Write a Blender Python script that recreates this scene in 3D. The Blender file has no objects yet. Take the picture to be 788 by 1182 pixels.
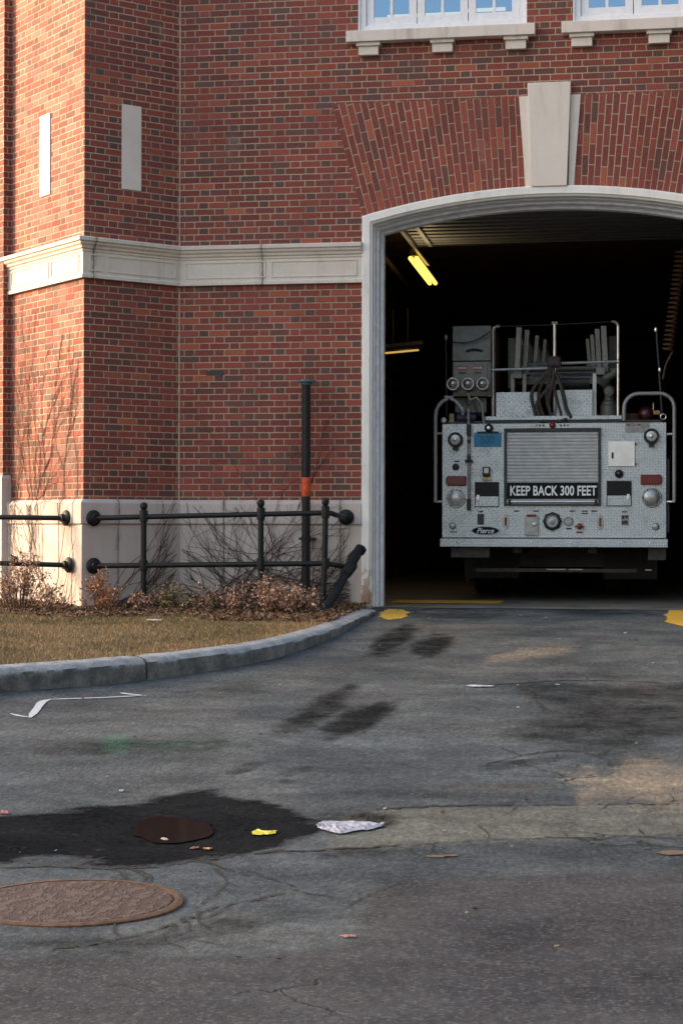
import bpy, bmesh, math, random
import numpy as np
from math import sin, cos, pi, radians, sqrt, floor, atan2
from mathutils import Vector, Matrix
random.seed(7); rng = np.random.default_rng(11)
scn = bpy.context.scene
COL = scn.collection

# ------------------------------------------------------------------ camera (building axes: front wall is y=0, x to the right)
YAW, PIT, ROLL, FPX = radians(9.3), radians(.475), .002, 2050.
CAM = Vector((4.730, -18.275, .84))
f0 = Vector((-sin(YAW), cos(YAW), 0)); r0 = Vector((cos(YAW), sin(YAW), 0)); k0 = Vector((0, 0, 1))
FW = f0*cos(PIT)+k0*sin(PIT); U_ = k0*cos(PIT)-f0*sin(PIT)
RT = r0*cos(ROLL)+U_*sin(ROLL); UP = U_*cos(ROLL)-r0*sin(ROLL)
def ray(px, py): return FW+RT*((px-394)/FPX)+UP*((591-py)/FPX)
def at(px, py, y=0.):            # survey point on a vertical plane parallel to the front wall
    d = ray(px, py); return CAM+d*((y-CAM.y)/d.y)
def atp(px, py, n, c):           # ... on the plane n.p = c
    d = ray(px, py); n = Vector(n); return CAM+d*((c-n.dot(CAM))/n.dot(d))
def gh(x, y):
    t = -y/10.3
    s = t if t < .93 else (1-(1.07-t)**2/.28 if t < 1.07 else 1.)
    z = -.53*max(0, s)
    w = min(1, max(0, -y-.3))
    return z+w*(.010*sin(x*1.7+.6*y)*sin(y*1.1+1.3)+.005*sin(3.1*x-1.3*y+2)*cos(2.3*y))
def G(px, py, lift=0.):          # survey point on the paving
    d = ray(px, py); z = -.3
    for _ in range(40):
        t = (z-CAM.z)/d.z; p = CAM+d*t; z = .5*z+.5*(gh(p.x, p.y)+lift)
    return Vector((p.x, p.y, gh(p.x, p.y)+lift))

# ------------------------------------------------------------------ mesh helper
class MB:
    def __init__(s): s.v = []; s.f = []; s.uv = None
    def add(s, vs, fs):
        b = len(s.v); s.v += [tuple(p) for p in vs]; s.f += [tuple(i+b for i in f) for f in fs]; return s
    def box(s, x0, x1, y0, y1, z0, z1):
        return s.add([(x0,y0,z0),(x1,y0,z0),(x1,y1,z0),(x0,y1,z0),(x0,y0,z1),(x1,y0,z1),(x1,y1,z1),(x0,y1,z1)],
                     [(0,3,2,1),(4,5,6,7),(0,1,5,4),(1,2,6,5),(2,3,7,6),(3,0,4,7)])
    def cyl(s, a, b, r, r2=None, n=12, caps=True):
        return s.tube([a, b], [r, r if r2 is None else r2], n, caps)
    def tube(s, path, r, n=8, caps=True):
        P = [Vector(p) for p in path]; m = len(P)
        R = r if isinstance(r, (list, tuple)) else [r]*m
        T = []
        for i in range(m):
            t = P[min(i+1, m-1)]-P[max(i-1, 0)]
            T.append(t.normalized() if t.length > 1e-9 else Vector((0,0,1)))
        a = Vector((0,0,1)) if abs(T[0].z) < .9 else Vector((1,0,0))
        u = T[0].cross(a).normalized(); vs = []
        for i in range(m):
            u = (u-T[i]*u.dot(T[i])); u = u.normalized() if u.length > 1e-6 else T[i].orthogonal().normalized()
            w = T[i].cross(u)
            for k in range(n):
                q = 2*pi*k/n; vs.append(P[i]+(u*cos(q)+w*sin(q))*R[i])
        fs = [(i*n+k, i*n+(k+1) % n, (i+1)*n+(k+1) % n, (i+1)*n+k) for i in range(m-1) for k in range(n)]
        if caps: fs += [tuple(range(n-1, -1, -1)), tuple(range((m-1)*n, m*n))]
        return s.add(vs, fs)
    def lathe(s, c, ax, prof, n=24):     # prof: (radius, distance along axis)
        c = Vector(c); ax = Vector(ax).normalized(); u = ax.orthogonal().normalized(); w = ax.cross(u); vs = []
        for r, h in prof:
            for k in range(n):
                q = 2*pi*k/n; vs.append(c+ax*h+(u*cos(q)+w*sin(q))*max(r, 1e-5))
        fs = [(i*n+k, i*n+(k+1) % n, (i+1)*n+(k+1) % n, (i+1)*n+k) for i in range(len(prof)-1) for k in range(n)]
        fs.append(tuple(range(n-1, -1, -1))); fs.append(tuple(range((len(prof)-1)*n, len(prof)*n)))
        return s.add(vs, fs)
    def ball(s, c, r, n=12, sc=(1,1,1)):
        c = Vector(c); vs = [c+Vector((0,0,r*sc[2]))]; m = n//2
        for i in range(1, m):
            a = pi*i/m
            for k in range(n):
                q = 2*pi*k/n; vs.append(c+Vector((r*sin(a)*cos(q)*sc[0], r*sin(a)*sin(q)*sc[1], r*cos(a)*sc[2])))
        vs.append(c-Vector((0,0,r*sc[2])))
        fs = [(0, 1+k, 1+(k+1) % n) for k in range(n)]
        for i in range(m-2):
            fs += [(1+i*n+k, 1+(i+1)*n+k, 1+(i+1)*n+(k+1) % n, 1+i*n+(k+1) % n) for k in range(n)]
        e = len(vs)-1; fs += [(e, 1+(m-2)*n+(k+1) % n, 1+(m-2)*n+k) for k in range(n)]
        return s.add(vs, fs)
    def prism(s, poly, y0, y1):          # poly: (x, z) extruded along y
        n = len(poly)
        return s.add([(x, y0, z) for x, z in poly]+[(x, y1, z) for x, z in poly],
                     [tuple(range(n)), tuple(range(2*n-1, n-1, -1))]+[(i, i+n, (i+1) % n+n, (i+1) % n) for i in range(n)])
    def sweep(s, frames):                # frames: equally long rings of points, open profile
        m = len(frames[0]); vs = [p for f in frames for p in f]
        fs = [(i*m+k, i*m+k+1, (i+1)*m+k+1, (i+1)*m+k) for i in range(len(frames)-1) for k in range(m-1)]
        return s.add(vs, fs+[tuple(range(m)), tuple(range(len(vs)-1, len(vs)-m-1, -1))])
    def build(s, name, mat, parent=None, smooth=False, bevel=0, seg=2, uvfn=None, loc=None):
        V = np.array(s.v, dtype=float)
        c = Vector(((V.min(0)+V.max(0))/2).tolist()) if loc is None else Vector(loc)
        me = bpy.data.meshes.new(name)
        me.from_pydata([tuple(p) for p in (V-np.array(c))], [], s.f); me.update()
        if uvfn or s.uv:
            L = me.uv_layers.new(name='UVMap')
            if s.uv:
                k = 0
                for q in s.uv:
                    for t in q: L.data[k].uv = t; k += 1
            else:
                for p in me.polygons:
                    for li in p.loop_indices:
                        L.data[li].uv = uvfn(Vector(me.vertices[me.loops[li].vertex_index].co)+c, p.normal)
        if not s.uv:
            bm = bmesh.new(); bm.from_mesh(me); bmesh.ops.recalc_face_normals(bm, faces=bm.faces); bm.to_mesh(me); bm.free()
        o = bpy.data.objects.new(name, me); me.materials.append(mat)
        return link(o, parent, c, smooth, bevel, seg)
def wmat(o):
    m = Matrix.Translation(o.location)
    while o.parent:
        m = Matrix.Translation(o['_w']); break
    return m
def link(o, parent, c, smooth=False, bevel=0, seg=2):
    COL.objects.link(o); o.location = c
    WL[o.name] = Vector(c)
    if parent:
        o.parent = parent; o.location = Vector(c)-WL[parent.name]
    me = o.data
    if smooth:
        me.shade_smooth()
        me.set_sharp_from_angle(angle=radians(40))
    if bevel:
        b = o.modifiers.new('bevel', 'BEVEL'); b.width = bevel; b.segments = seg; b.limit_method = 'ANGLE'; b.angle_limit = radians(35)
        b.harden_normals = False
    return o
WL = {}
def tag(o, label=None, cat=None, group=None, kind=None):
    if label: o['label'] = label
    if cat: o['category'] = cat
    if group: o['group'] = group
    if kind: o['kind'] = kind
    return o
def thing(name, loc, label, cat, group=None):
    o = bpy.data.objects.new(name, None); COL.objects.link(o); o.location = loc; o.empty_display_size = .2
    WL[o.name] = Vector(loc); return tag(o, label, cat, group)
def dup(o, off, parent=None):
    c = o.copy(); COL.objects.link(c); WL[c.name] = WL[o.name]+off
    if parent is None: c.location = WL[c.name]
    else: c.parent = parent; c.location = WL[c.name]-WL[parent.name]
    for ch in list(o.children): dup(ch, off, c)
    return c

# ------------------------------------------------------------------ shader helper
class NT:
    def __init__(s, name, rough=.7, metal=0.):
        s.m = bpy.data.materials.new(name); s.m.use_nodes = True; s.t = s.m.node_tree; s.n = s.t.nodes
        s.b = s.n['Principled BSDF']; s.b.inputs['Roughness'].default_value = rough; s.b.inputs['Metallic'].default_value = metal
        s._geo = None
    def link(s, a, b): s.t.links.new(a, b)
    def _in(s, sock, v):
        if isinstance(v, bpy.types.NodeSocket): s.link(v, sock)
        elif isinstance(v, (tuple, list)) and len(v) == 3 and sock.type == 'RGBA': sock.default_value = (*v, 1)
        else: sock.default_value = v
    def math(s, op, a, b=0., c=None, clamp=False):
        n = s.n.new('ShaderNodeMath'); n.operation = op; n.use_clamp = clamp
        s._in(n.inputs[0], a); s._in(n.inputs[1], b)
        if c is not None: s._in(n.inputs[2], c)
        return n.outputs[0]
    def add(s, a, b): return s.math('ADD', a, b)
    def sub(s, a, b): return s.math('SUBTRACT', a, b)
    def mul(s, a, b): return s.math('MULTIPLY', a, b)
    def ss(s, a, lo, hi):
        n = s.n.new('ShaderNodeMapRange'); n.interpolation_type = 'SMOOTHSTEP'; n.clamp = True
        s._in(n.inputs[0], a); s._in(n.inputs[1], lo); s._in(n.inputs[2], hi); return n.outputs[0]
    def mix(s, f, a, b, mode='MIX'):
        n = s.n.new('ShaderNodeMix'); n.data_type = 'RGBA'; n.blend_type = mode
        s._in(n.inputs[0], f); s._in(n.inputs[6], a); s._in(n.inputs[7], b); return n.outputs[2]
    def pos(s):
        if not s._geo: s._geo = s.n.new('ShaderNodeNewGeometry')
        return s._geo.outputs['Position']
    def uv(s): n = s.n.new('ShaderNodeUVMap'); return n.outputs[0]
    def sep(s, v): n = s.n.new('ShaderNodeSeparateXYZ'); s.link(v, n.inputs[0]); return n.outputs
    def comb(s, x, y, z=0.):
        n = s.n.new('ShaderNodeCombineXYZ'); s._in(n.inputs[0], x); s._in(n.inputs[1], y); s._in(n.inputs[2], z); return n.outputs[0]
    def noise(s, scale, detail=4, rough=.55, vec=None, stretch=None, col=False):
        vec = vec if vec is not None else s.pos()
        if stretch:
            m = s.n.new('ShaderNodeMapping'); m.inputs['Scale'].default_value = stretch; s.link(vec, m.inputs[0]); vec = m.outputs[0]
        n = s.n.new('ShaderNodeTexNoise'); n.inputs['Scale'].default_value = scale; n.inputs['Detail'].default_value = detail
        n.inputs['Roughness'].default_value = rough; s.link(vec, n.inputs['Vector']); return n.outputs[1 if col else 0]
    def vor(s, scale, vec=None, out=0, feat='F1'):
        n = s.n.new('ShaderNodeTexVoronoi'); n.feature = feat; n.inputs['Scale'].default_value = scale
        s.link(vec if vec is not None else s.pos(), n.inputs['Vector']); return n.outputs[out]
    def ramp(s, f, stops, interp='LINEAR'):
        n = s.n.new('ShaderNodeValToRGB'); r = n.color_ramp; r.interpolation = interp
        while len(r.elements) < len(stops): r.elements.new(.5)
        for e, (p, c) in zip(r.elements, stops): e.position = p; e.color = (*c, 1)
        s.link(f, n.inputs[0]); return n.outputs[0]
    def attr(s, name, out=2): n = s.n.new('ShaderNodeAttribute'); n.attribute_name = name; return n.outputs[out]
    def bump(s, h, dist=.005, st=1.):
        n = s.n.new('ShaderNodeBump'); n.inputs['Distance'].default_value = dist; n.inputs['Strength'].default_value = st
        s.link(h, n.inputs['Height']); s.link(n.outputs[0], s.b.inputs['Normal']); return n
    def col(s, c): s._in(s.b.inputs['Base Color'], c); return s
    def rough(s, r): s._in(s.b.inputs['Roughness'], r); return s
def simple(name, c, rough=.6, metal=0., var=.25, nsc=25., bump=0., spec=None):
    t = NT(name, rough, metal)
    n = t.noise(nsc, 5, .6)
    t.col(t.mix(t.ss(n, .3, .7), tuple(x*(1-var) for x in c), tuple(min(1, x*(1+var)) for x in c)))
    n2 = t.noise(nsc*.37, 4, .6)
    t.rough(t.math('MULTIPLY_ADD', n2, .3, rough-.15, clamp=True))
    if bump: t.bump(t.noise(nsc*4, 4, .6), bump)
    if spec is not None: t.b.inputs['Specular IOR Level'].default_value = spec
    return t.m

CH = .0677
def brick_mat(name, P=.325, frac=.67, off=.5, joint=.0115, dk=0.):
    t = NT(name, .85)
    uv = t.uv(); X = t.sep(uv)
    wob = t.sep(t.noise(38, 2, .5, vec=uv, col=True))
    u = t.add(X[0], t.mul(t.sub(wob[0], .5), .007)); v = t.add(X[1], t.mul(t.sub(wob[1], .5), .006))
    row = t.math('FLOOR', t.math('DIVIDE', v, CH)); par = t.math('MODULO', t.math('ABSOLUTE', row), 2.)
    rr = t.n.new('ShaderNodeTexWhiteNoise'); rr.noise_dimensions = '1D'; t.link(row, rr.inputs['W'])
    tt = t.add(t.add(t.math('DIVIDE', u, P), t.mul(par, off)), t.mul(rr.outputs[0], .05))
    unit = t.math('FLOOR', tt); fr = t.sub(tt, unit); hd = t.math('GREATER_THAN', fr, frac)
    a0 = t.mul(hd, frac); a1 = t.add(frac, t.mul(hd, 1-frac))
    du = t.mul(t.math('MINIMUM', t.sub(fr, a0), t.sub(a1, fr)), P)
    fv = t.sub(v, t.mul(row, CH)); dv = t.math('MINIMUM', fv, t.sub(CH, fv))
    # rounded brick corners
    e = joint/2+.006
    cx = t.math('MAXIMUM', t.sub(e, du), 0.); cy = t.math('MAXIMUM', t.sub(e, dv), 0.)
    dd = t.math('SQRT', t.add(t.mul(cx, cx), t.mul(cy, cy)))
    mask = t.ss(dd, .0080, .0040)
    wn = t.n.new('ShaderNodeTexWhiteNoise'); wn.noise_dimensions = '2D'
    t.link(t.comb(t.add(t.mul(unit, 2.), hd), row), wn.inputs['Vector'])
    r = t.sep(wn.outputs['Color']); r1 = r[0]
    r1b = t.math('MULTIPLY_ADD', t.sub(r1, t.mul(hd, .22)), 1-dk, dk)
    bc = t.ramp(r1b, [(0, (.125, .064, .056)), (.07, (.160, .062, .052)), (.20, (.195, .052, .044)), (.45, (.245, .052, .040)), (.72, (.30, .062, .044)), (.93, (.36, .080, .050)), (1, (.46, .12, .055))])
    hue = t.mix(t.mul(r[1], .30), bc, (.17, .062, .05))
    fine = t.noise(55, 5, .65); big = t.noise(.9, 4, .6)
    c = t.mix(.75, hue, t.ramp(fine, [(.25, (.55, .55, .55)), (.75, (1.25, 1.25, 1.25))]), 'MULTIPLY')
    c = t.mix(.6, c, t.ramp(big, [(.3, (.78, .76, .78)), (.7, (1.2, 1.2, 1.15))]), 'MULTIPLY')
    # pale lime bloom on scattered bricks
    bl = t.mul(t.ss(t.noise(2.6, 6, .7), .58, .75), .28); c = t.mix(bl, c, (.42, .30, .24))
    mn = t.noise(90, 4, .7); mcol = t.mix(mn, (.31, .23, .15), (.58, .44, .30))
    mcol = t.mix(t.ss(t.noise(1.7, 4, .6), .4, .7), mcol, (.26, .19, .14))
    w_ = t.mix(mask, mcol, c); st = t.noise(1.3, 5, .65, stretch=(1, 1, .18)); w_ = t.mix(t.mul(t.ss(st, .48, .72), .38), w_, t.mix(1., w_, (.50, .46, .46), 'MULTIPLY'))
    t.col(w_)
    hgt = t.add(t.mul(mask, .8), t.add(t.mul(fine, .25), t.mul(t.mul(r[2], mask), .25)))
    t.bump(hgt, .007, .8)
    t.rough(t.math('MULTIPLY_ADD', r[1], .2, .72))
    return t.m

def stone_mat(name, c=(.50, .445, .375), joints=None, dark=.12):
    t = NT(name, .8)
    a = t.noise(120, 3, .7); b = t.noise(3, 5, .65); s = t.noise(1.6, 5, .7, stretch=(3, 3, .35))
    col = t.mix(b, tuple(x*.86 for x in c), tuple(x*1.1 for x in c))
    col = t.mix(t.ss(a, .52, .75), col, tuple(x*.72 for x in c))
    col = t.mix(t.mul(t.ss(s, .5, .8), .45), col, (.20, .165, .125))
    z = t.sep(t.pos())[2]
    if joints:
        X = t.sep(t.uv()); w = t.mul(t.sub(t.noise(9, 3, .5), .5), .02)
        jj = t.math('ABSOLUTE', t.sub(t.math('FRACT', t.add(t.math('DIVIDE', X[0], joints), .5)), .5))
        jj = t.add(t.mul(jj, joints), w)
        j1 = t.ss(jj, .011, .004); j2 = t.mul(t.ss(jj, .06, .0), t.ss(t.noise(12, 4, .6), .4, .65))
        col = t.mix(t.mul(j2, .55), col, (.17, .17, .09)); col = t.mix(t.mul(j1, .75), col, (.09, .085, .045))
    t.col(col); t.bump(a, .003, .6); t.rough(.82)
    return t.m

# ------------------------------------------------------------------ materials
BRICK = brick_mat('brick'); ARCHB = brick_mat('arch_brick', P=.426, frac=.5, off=.25, joint=.0105, dk=.22)
STONE = stone_mat('limestone'); BELT = stone_mat('belt_stone', (.70, .645, .57), joints=1.94); BASE = stone_mat('base_stone', (.54, .48, .445), joints=1.24)
KEYST = stone_mat('keystone_stone', (.76, .69, .62))
IRON = simple('black_iron', (.009, .011, .012), .48, .0, .4, 60, .002, spec=.3)
DARKIN = simple('garage_paint', (.14, .09, .09), .7, 0, .4, 3)
DARKMETAL = simple('dark_metal', (.03, .03, .032), .5, .3, .4, 30)
BLACK = simple('black_rubber', (.012, .012, .012), .6)
CHROME = simple('chrome', (.62, .63, .64), .33, .9, .1)
STEEL = simple('brushed_steel', (.34, .35, .36), .42, .8, .15, 40)
GREYP = simple('grey_paint', (.25, .26, .25), .5, .1, .15, 30)
WHITE = simple('white_window_paint', (.82, .83, .86), .45, 0, .05, 20)
def painted_frame():
    t = NT('peeling_white_paint', .55)
    n = t.noise(14, 6, .65); g = t.noise(5, 5, .6, stretch=(1, 1, .25)); P = t.sep(t.pos())
    c = t.mix(t.ss(g, .45, .75), (.84, .83, .79), (.68, .67, .63))
    low = t.ss(P[2], .62, .02); left = t.ss(P[0], 2.10, 2.03); w = t.mul(low, left)
    pe = t.ss(t.add(n, t.mul(w, .22)), .60, .68)
    rust = t.mix(t.noise(40, 3), (.22, .10, .045), (.42, .27, .16))
    c = t.mix(t.mul(pe, t.math('MULTIPLY_ADD', w, .9, .12, clamp=True)), c, rust)
    c = t.mix(t.mul(t.ss(t.noise(70, 4, .7), .62, .72), .35), c, (.2, .19, .17))
    t.col(c); t.bump(t.add(t.noise(50, 3), t.mul(pe, -.6)), .003); return t.m
FRAME = painted_frame()
def glass_mat():
    t = NT('window_glass'); nt = t.t
    g = t.n.new('ShaderNodeBsdfGlossy'); g.inputs['Roughness'].default_value = .01; g.inputs['Color'].default_value = (.30, .46, .64, 1)
    tr = t.n.new('ShaderNodeBsdfTransparent'); tr.inputs['Color'].default_value = (.75, .85, .9, 1)
    m = t.n.new('ShaderNodeMixShader'); m.inputs[0].default_value = .5
    bp = t.n.new('ShaderNodeBump'); bp.inputs['Distance'].default_value = .002; t.link(t.noise(2.5, 2, .5), bp.inputs['Height']); t.link(bp.outputs[0], g.inputs['Normal'])
    t.link(tr.outputs[0], m.inputs[1]); t.link(g.outputs[0], m.inputs[2]); t.link(m.outputs[0], t.n['Material Output'].inputs['Surface']); return t.m
GLASS = glass_mat()
def emis(name, c, s):
    t = NT(name); t.col(c); t.b.inputs['Emission Color'].default_value = (*c, 1); t.b.inputs['Emission Strength'].default_value = s; return t.m
TUBE = emis('lit_tube', (1., .64, .11), 2.1)
TUBE2 = emis('lit_tube_dim', (1., .6, .12), .55)

def asphalt_mat():
    t = NT('asphalt', .8)
    P = t.pos(); A = list(t.sep(t.attr('marks', 0))); B = list(t.sep(t.attr('marks_b', 0)))
    sp = t.noise(150, 3, .75); sp2 = t.vor(85, out=1); sv = t.sep(sp2); mid = t.noise(9, 6, .7); big = t.noise(1.1, 6, .6); med = t.noise(32, 5, .7)
    rg = t.sub(t.add(t.mul(t.noise(5, 7, .72), .75), t.mul(t.noise(45, 4, .75, stretch=(1, .4, 1)), .25)), .5)
    def ragged(m, k, a_, b_): return t.ss(t.add(m, t.mul(t.mul(rg, k), t.ss(m, .02, .35))), a_, b_)
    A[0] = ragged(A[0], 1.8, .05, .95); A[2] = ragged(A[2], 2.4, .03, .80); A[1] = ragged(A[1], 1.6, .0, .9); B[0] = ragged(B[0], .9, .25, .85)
    # base binder, worn and dirty in broad areas
    c = t.mix(t.ss(big, .3, .7), (.032, .039, .042), (.100, .108, .108))
    c = t.mix(t.mul(t.ss(mid, .35, .7), .5), c, (.055, .064, .068))
    c = t.mix(1., c, t.mix(t.ss(t.noise(.55, 4, .6), .35, .65), (.84, 1.0, 1.14), (.98, 1.02, 1.08)), 'MULTIPLY')
    c = t.mix(t.mul(B[0], .9), c, t.mix(t.ss(big, .35, .65), (.037, .040, .047), (.056, .059, .065)))
    c = t.mix(t.mul(B[2], .7), c, t.mix(mid, (.09, .10, .088), (.17, .175, .15)))
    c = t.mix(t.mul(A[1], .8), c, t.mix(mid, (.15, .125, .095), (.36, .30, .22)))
    c = t.mix(.6, c, t.ramp(t.noise(3.2, 7, .72), [(.3, (.38, .38, .40)), (.7, (1.7, 1.68, 1.6))]), 'MULTIPLY')
    sk = t.noise(1.4, 6, .7, stretch=(.55, 1.6, 1)); c = t.mix(.7, c, t.ramp(sk, [(.34, (.55, .56, .58)), (.5, (1, 1, 1)), (.66, (1.4, 1.38, 1.3))]), 'MULTIPLY')
    # aggregate
    k = t.sub(.85, t.mul(B[0], .25))
    c = t.mix(k, c, t.ramp(sp, [(.25, (.35, .35, .35)), (.5, (1, 1, 1)), (.72, (2., 1.95, 1.88))]), 'MULTIPLY')
    gr_ = t.noise(40, 7, .82, stretch=(1, .36, 1)); c = t.mix(t.mul(k, .8), c, t.ramp(gr_, [(.34, (.36, .36, .36)), (.5, (.96, .96, .96)), (.66, (2.0, 1.97, 1.9))]), 'MULTIPLY')
    c = t.mix(t.mul(t.ss(t.noise(60, 4, .85, stretch=(1, .4, 1)), .62, .68), .42), c, (.22, .215, .20))
    c = t.mix(t.mul(t.ss(sv[0], .82, .95), .35), c, (.20, .195, .185)); c = t.mix(t.mul(t.ss(sv[1], .90, .98), .3), c, (.15, .11, .095))
    # stains, damp, paint
    dk = t.mul(A[0], t.math('MULTIPLY_ADD', med, .5, .62, clamp=True)); c = t.mix(t.mul(dk, .95), c, (.013, .012, .011))
    wet = A[2]
    c = t.mix(t.mul(wet, .9), c, t.mix(t.ss(med, .3, .7), t.mix(t.ss(t.noise(2.4, 5, .7), .4, .6), (.002, .002, .0025), (.009, .009, .011)), (.017, .016, .016)))
    gm = t.mul(B[1], t.ss(t.noise(60, 4, .7), .42, .62)); c = t.mix(t.mul(gm, .55), c, (.03, .20, .10))
    wv = t.n.new('ShaderNodeVectorMath'); wv.operation = 'ADD'; t.link(P, wv.inputs[0])
    nn = t.n.new('ShaderNodeVectorMath'); nn.operation = 'SCALE'; nn.inputs['Scale'].default_value = .5; t.link(t.noise(2.2, 5, .6, col=True), nn.inputs[0]); t.link(nn.outputs[0], wv.inputs[1])
    ed = t.vor(.9, vec=wv.outputs[0], feat='DISTANCE_TO_EDGE')
    cr = t.mul(t.ss(ed, .012, .002), t.ss(t.noise(.8, 3, .5), .62, .68)); c = t.mix(t.mul(cr, .75), c, (.016, .015, .014))
    t.col(c)
    t.rough(t.math('MULTIPLY_ADD', wet, -.22, t.math('MULTIPLY_ADD', sp, .2, .75), clamp=True)); t._in(t.b.inputs['Specular IOR Level'], t.math('MULTIPLY_ADD', t.math('MAXIMUM', wet, A[0]), -.22, .22))
    h = t.add(t.mul(sp, .7), t.add(t.mul(sv[2], .5), t.mul(med, 1.2)))
    h = t.sub(h, t.mul(cr, 1.5)); h = t.mul(h, t.sub(1., t.mul(wet, .7)))
    t.bump(h, .006, .9); return t.m
ASPH = asphalt_mat()

# ------------------------------------------------------------------ numpy noise
def vn(x, y, seed):
    xi = np.floor(x).astype(np.int64); yi = np.floor(y).astype(np.int64); fx = x-xi; fy = y-yi
    fx = fx*fx*(3-2*fx); fy = fy*fy*(3-2*fy)
    def h(i, j):
        n = (i*374761393+j*668265263+seed*1442695041) & 0xffffffff
        n = ((n ^ (n >> 13))*1274126177) & 0xffffffff
        return ((n ^ (n >> 16)) & 0xffff)/65535.
    return (h(xi, yi)*(1-fx)+h(xi+1, yi)*fx)*(1-fy)+(h(xi, yi+1)*(1-fx)+h(xi+1, yi+1)*fx)*fy
def fbm(x, y, seed, o=4):
    r = 0; a = .5; t = 0
    for i in range(o): r = r+a*vn(x*2**i, y*2**i, seed+i*17); t += a; a *= .5
    return r/t
def sstep(x, a, b): q = np.clip((x-a)/(b-a), 0, 1); return q*q*(3-2*q)
def inpoly(x, y, P):
    r = np.zeros(x.shape, bool); n = len(P)
    for i in range(n):
        x1, y1 = P[i]; x2, y2 = P[(i+1) % n]
        c = ((y1 > y) != (y2 > y)) & (x < (x2-x1)*(y-y1)/((y2-y1) or 1e-9)+x1); r ^= c
    return r
def polymask(x, y, P, amp=.10, soft=.05, seed=1, freq=1.5):
    dx = (fbm(x*freq, y*freq, seed, 5)-.5)*2*amp; dy = (fbm(x*freq, y*freq, seed+99, 5)-.5)*2*amp
    r = 0
    offs = [(0,0),(1,0),(-1,0),(0,1),(0,-1),(.7,.7),(-.7,.7),(.7,-.7),(-.7,-.7),(.4,0),(-.4,0),(0,.4),(0,-.4)]
    for a, b in offs: r = r+inpoly(x+dx+a*soft, y+dy+b*soft, P)
    return r/len(offs)
def GP(pts): return [(G(*p).x, G(*p).y) for p in pts]

# ------------------------------------------------------------------ ground sheet
def glines(a, b, st, far):
    fine = list(np.arange(a, b, st)); lo, hi = [], []; d = st; p = a
    while p > -far: d *= 1.35; p -= d; lo.append(p)
    d = st; p = fine[-1]
    while p < far: d *= 1.35; p += d; hi.append(p)
    return np.array(lo[::-1]+fine+hi)
gx = glines(-.8, 6.4, .03, 600); gy = glines(-14.2, .5, .03, 600)
XX, YY = np.meshgrid(gx, gy)
def ghn(x, y):
    t = -y/10.3
    s = np.where(t < .93, t, np.where(t < 1.07, 1-(1.07-t)**2/.28, 1.)); z = -.53*np.maximum(0, s)
    w = np.clip(-y-.3, 0, 1)*(np.abs(x) < 60)*(y > -60)
    return z+w*(.010*np.sin(x*1.7+.6*y)*np.sin(y*1.1+1.3)+.005*np.sin(3.1*x-1.3*y+2)*np.cos(2.3*y))
ZZ = ghn(XX, YY)
nx, ny = len(gx), len(gy)
V = np.stack([XX, YY, ZZ], -1).reshape(-1, 3)
ii = np.arange(nx*ny).reshape(ny, nx)
Fq = np.stack([ii[:-1, :-1], ii[:-1, 1:], ii[1:, 1:], ii[1:, :-1]], -1).reshape(-1, 4)
me = bpy.data.meshes.new('driveway'); me.vertices.add(len(V)); me.vertices.foreach_set('co', V.ravel())
me.loops.add(len(Fq)*4); me.loops.foreach_set('vertex_index', Fq.ravel().astype(np.int32))
me.polygons.add(len(Fq)); me.polygons.foreach_set('loop_start', np.arange(0, len(Fq)*4, 4, dtype=np.int32)); me.update()
x, y = XX.ravel(), YY.ravel()
dark = np.zeros_like(x); pale = np.zeros_like(x); wet = np.zeros_like(x); patch = np.zeros_like(x); green = np.zeros_like(x); band = np.zeros_like(x)
def blob(arr, c, a, b, st, seed, hard=.35, nz=.9, fr=2.2):
    c0 = G(*c); ea = (G(c[0]+a[0], c[1]+a[1])-c0); eb = (G(c[0]+b[0], c[1]+b[1])-c0)
    det = ea.x*eb.y-ea.y*eb.x; dx, dy = x-c0.x, y-c0.y
    p = (dx*eb.y-dy*eb.x)/det; q = (ea.x*dy-ea.y*dx)/det
    r = np.sqrt(p*p+q*q)+(fbm(x*fr*2, y*fr, seed, 5)-.5)*nz
    m = st*(1-sstep(r, 1-hard, 1+hard)); np.maximum(arr, m, out=arr)
blob(dark, (371, 817), (38, -26), (17, 8), .75, 3, .55, 1.0, 4.); blob(dark, (414, 829), (38, -20), (16, 8), .90, 4, .45, .8, 4.)
blob(dark, (496, 746), (24, -9), (9, 9), .85, 5, .45, .8, 4.); blob(dark, (452, 740), (26, -16), (12, 8), .85, 6, .5, .9, 4.); blob(dark, (400, 775), (60, -30), (20, 12), .22, 61, .6, 1., 3.); blob(dark, (330, 855), (60, -20), (20, 10), .22, 62, .6, 1., 3.)
blob(dark, (430, 752), (30, -14), (8, 6), .35, 7, .5)
blob(dark, (150, 862), (170, -4), (10, 9), .5, 8, .5, 1.0, 1.1); blob(dark, (60, 812), (70, 2), (5, 6), .3, 9, .5, .9)
blob(dark, (235, 800), (80, -5), (5, 6), .4, 10, .5, .9); blob(dark, (520, 710), (60, 0), (4, 4), .5, 33, .5, .9); blob(dark, (700, 706), (90, 0), (4, 4), .45, 34, .5, .9)
blob(dark, (540, 684), (150, 0), (10, 9), .35, 36, .6, .6)
blob(dark, (285, 885), (22, -7), (6, 4), .5, 11, .4); blob(dark, (345, 889), (18, -4), (4, 4), .5, 12, .4); blob(dark, (330, 902), (10, -1), (2, 3), .5, 13, .4)
blob(dark, (610, 880), (60, -9), (6, 4), .5, 14, .4, .7); blob(dark, (470, 918), (170, -4), (10, 6), .35, 15, .5, 1.0, 1.4)
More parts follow.
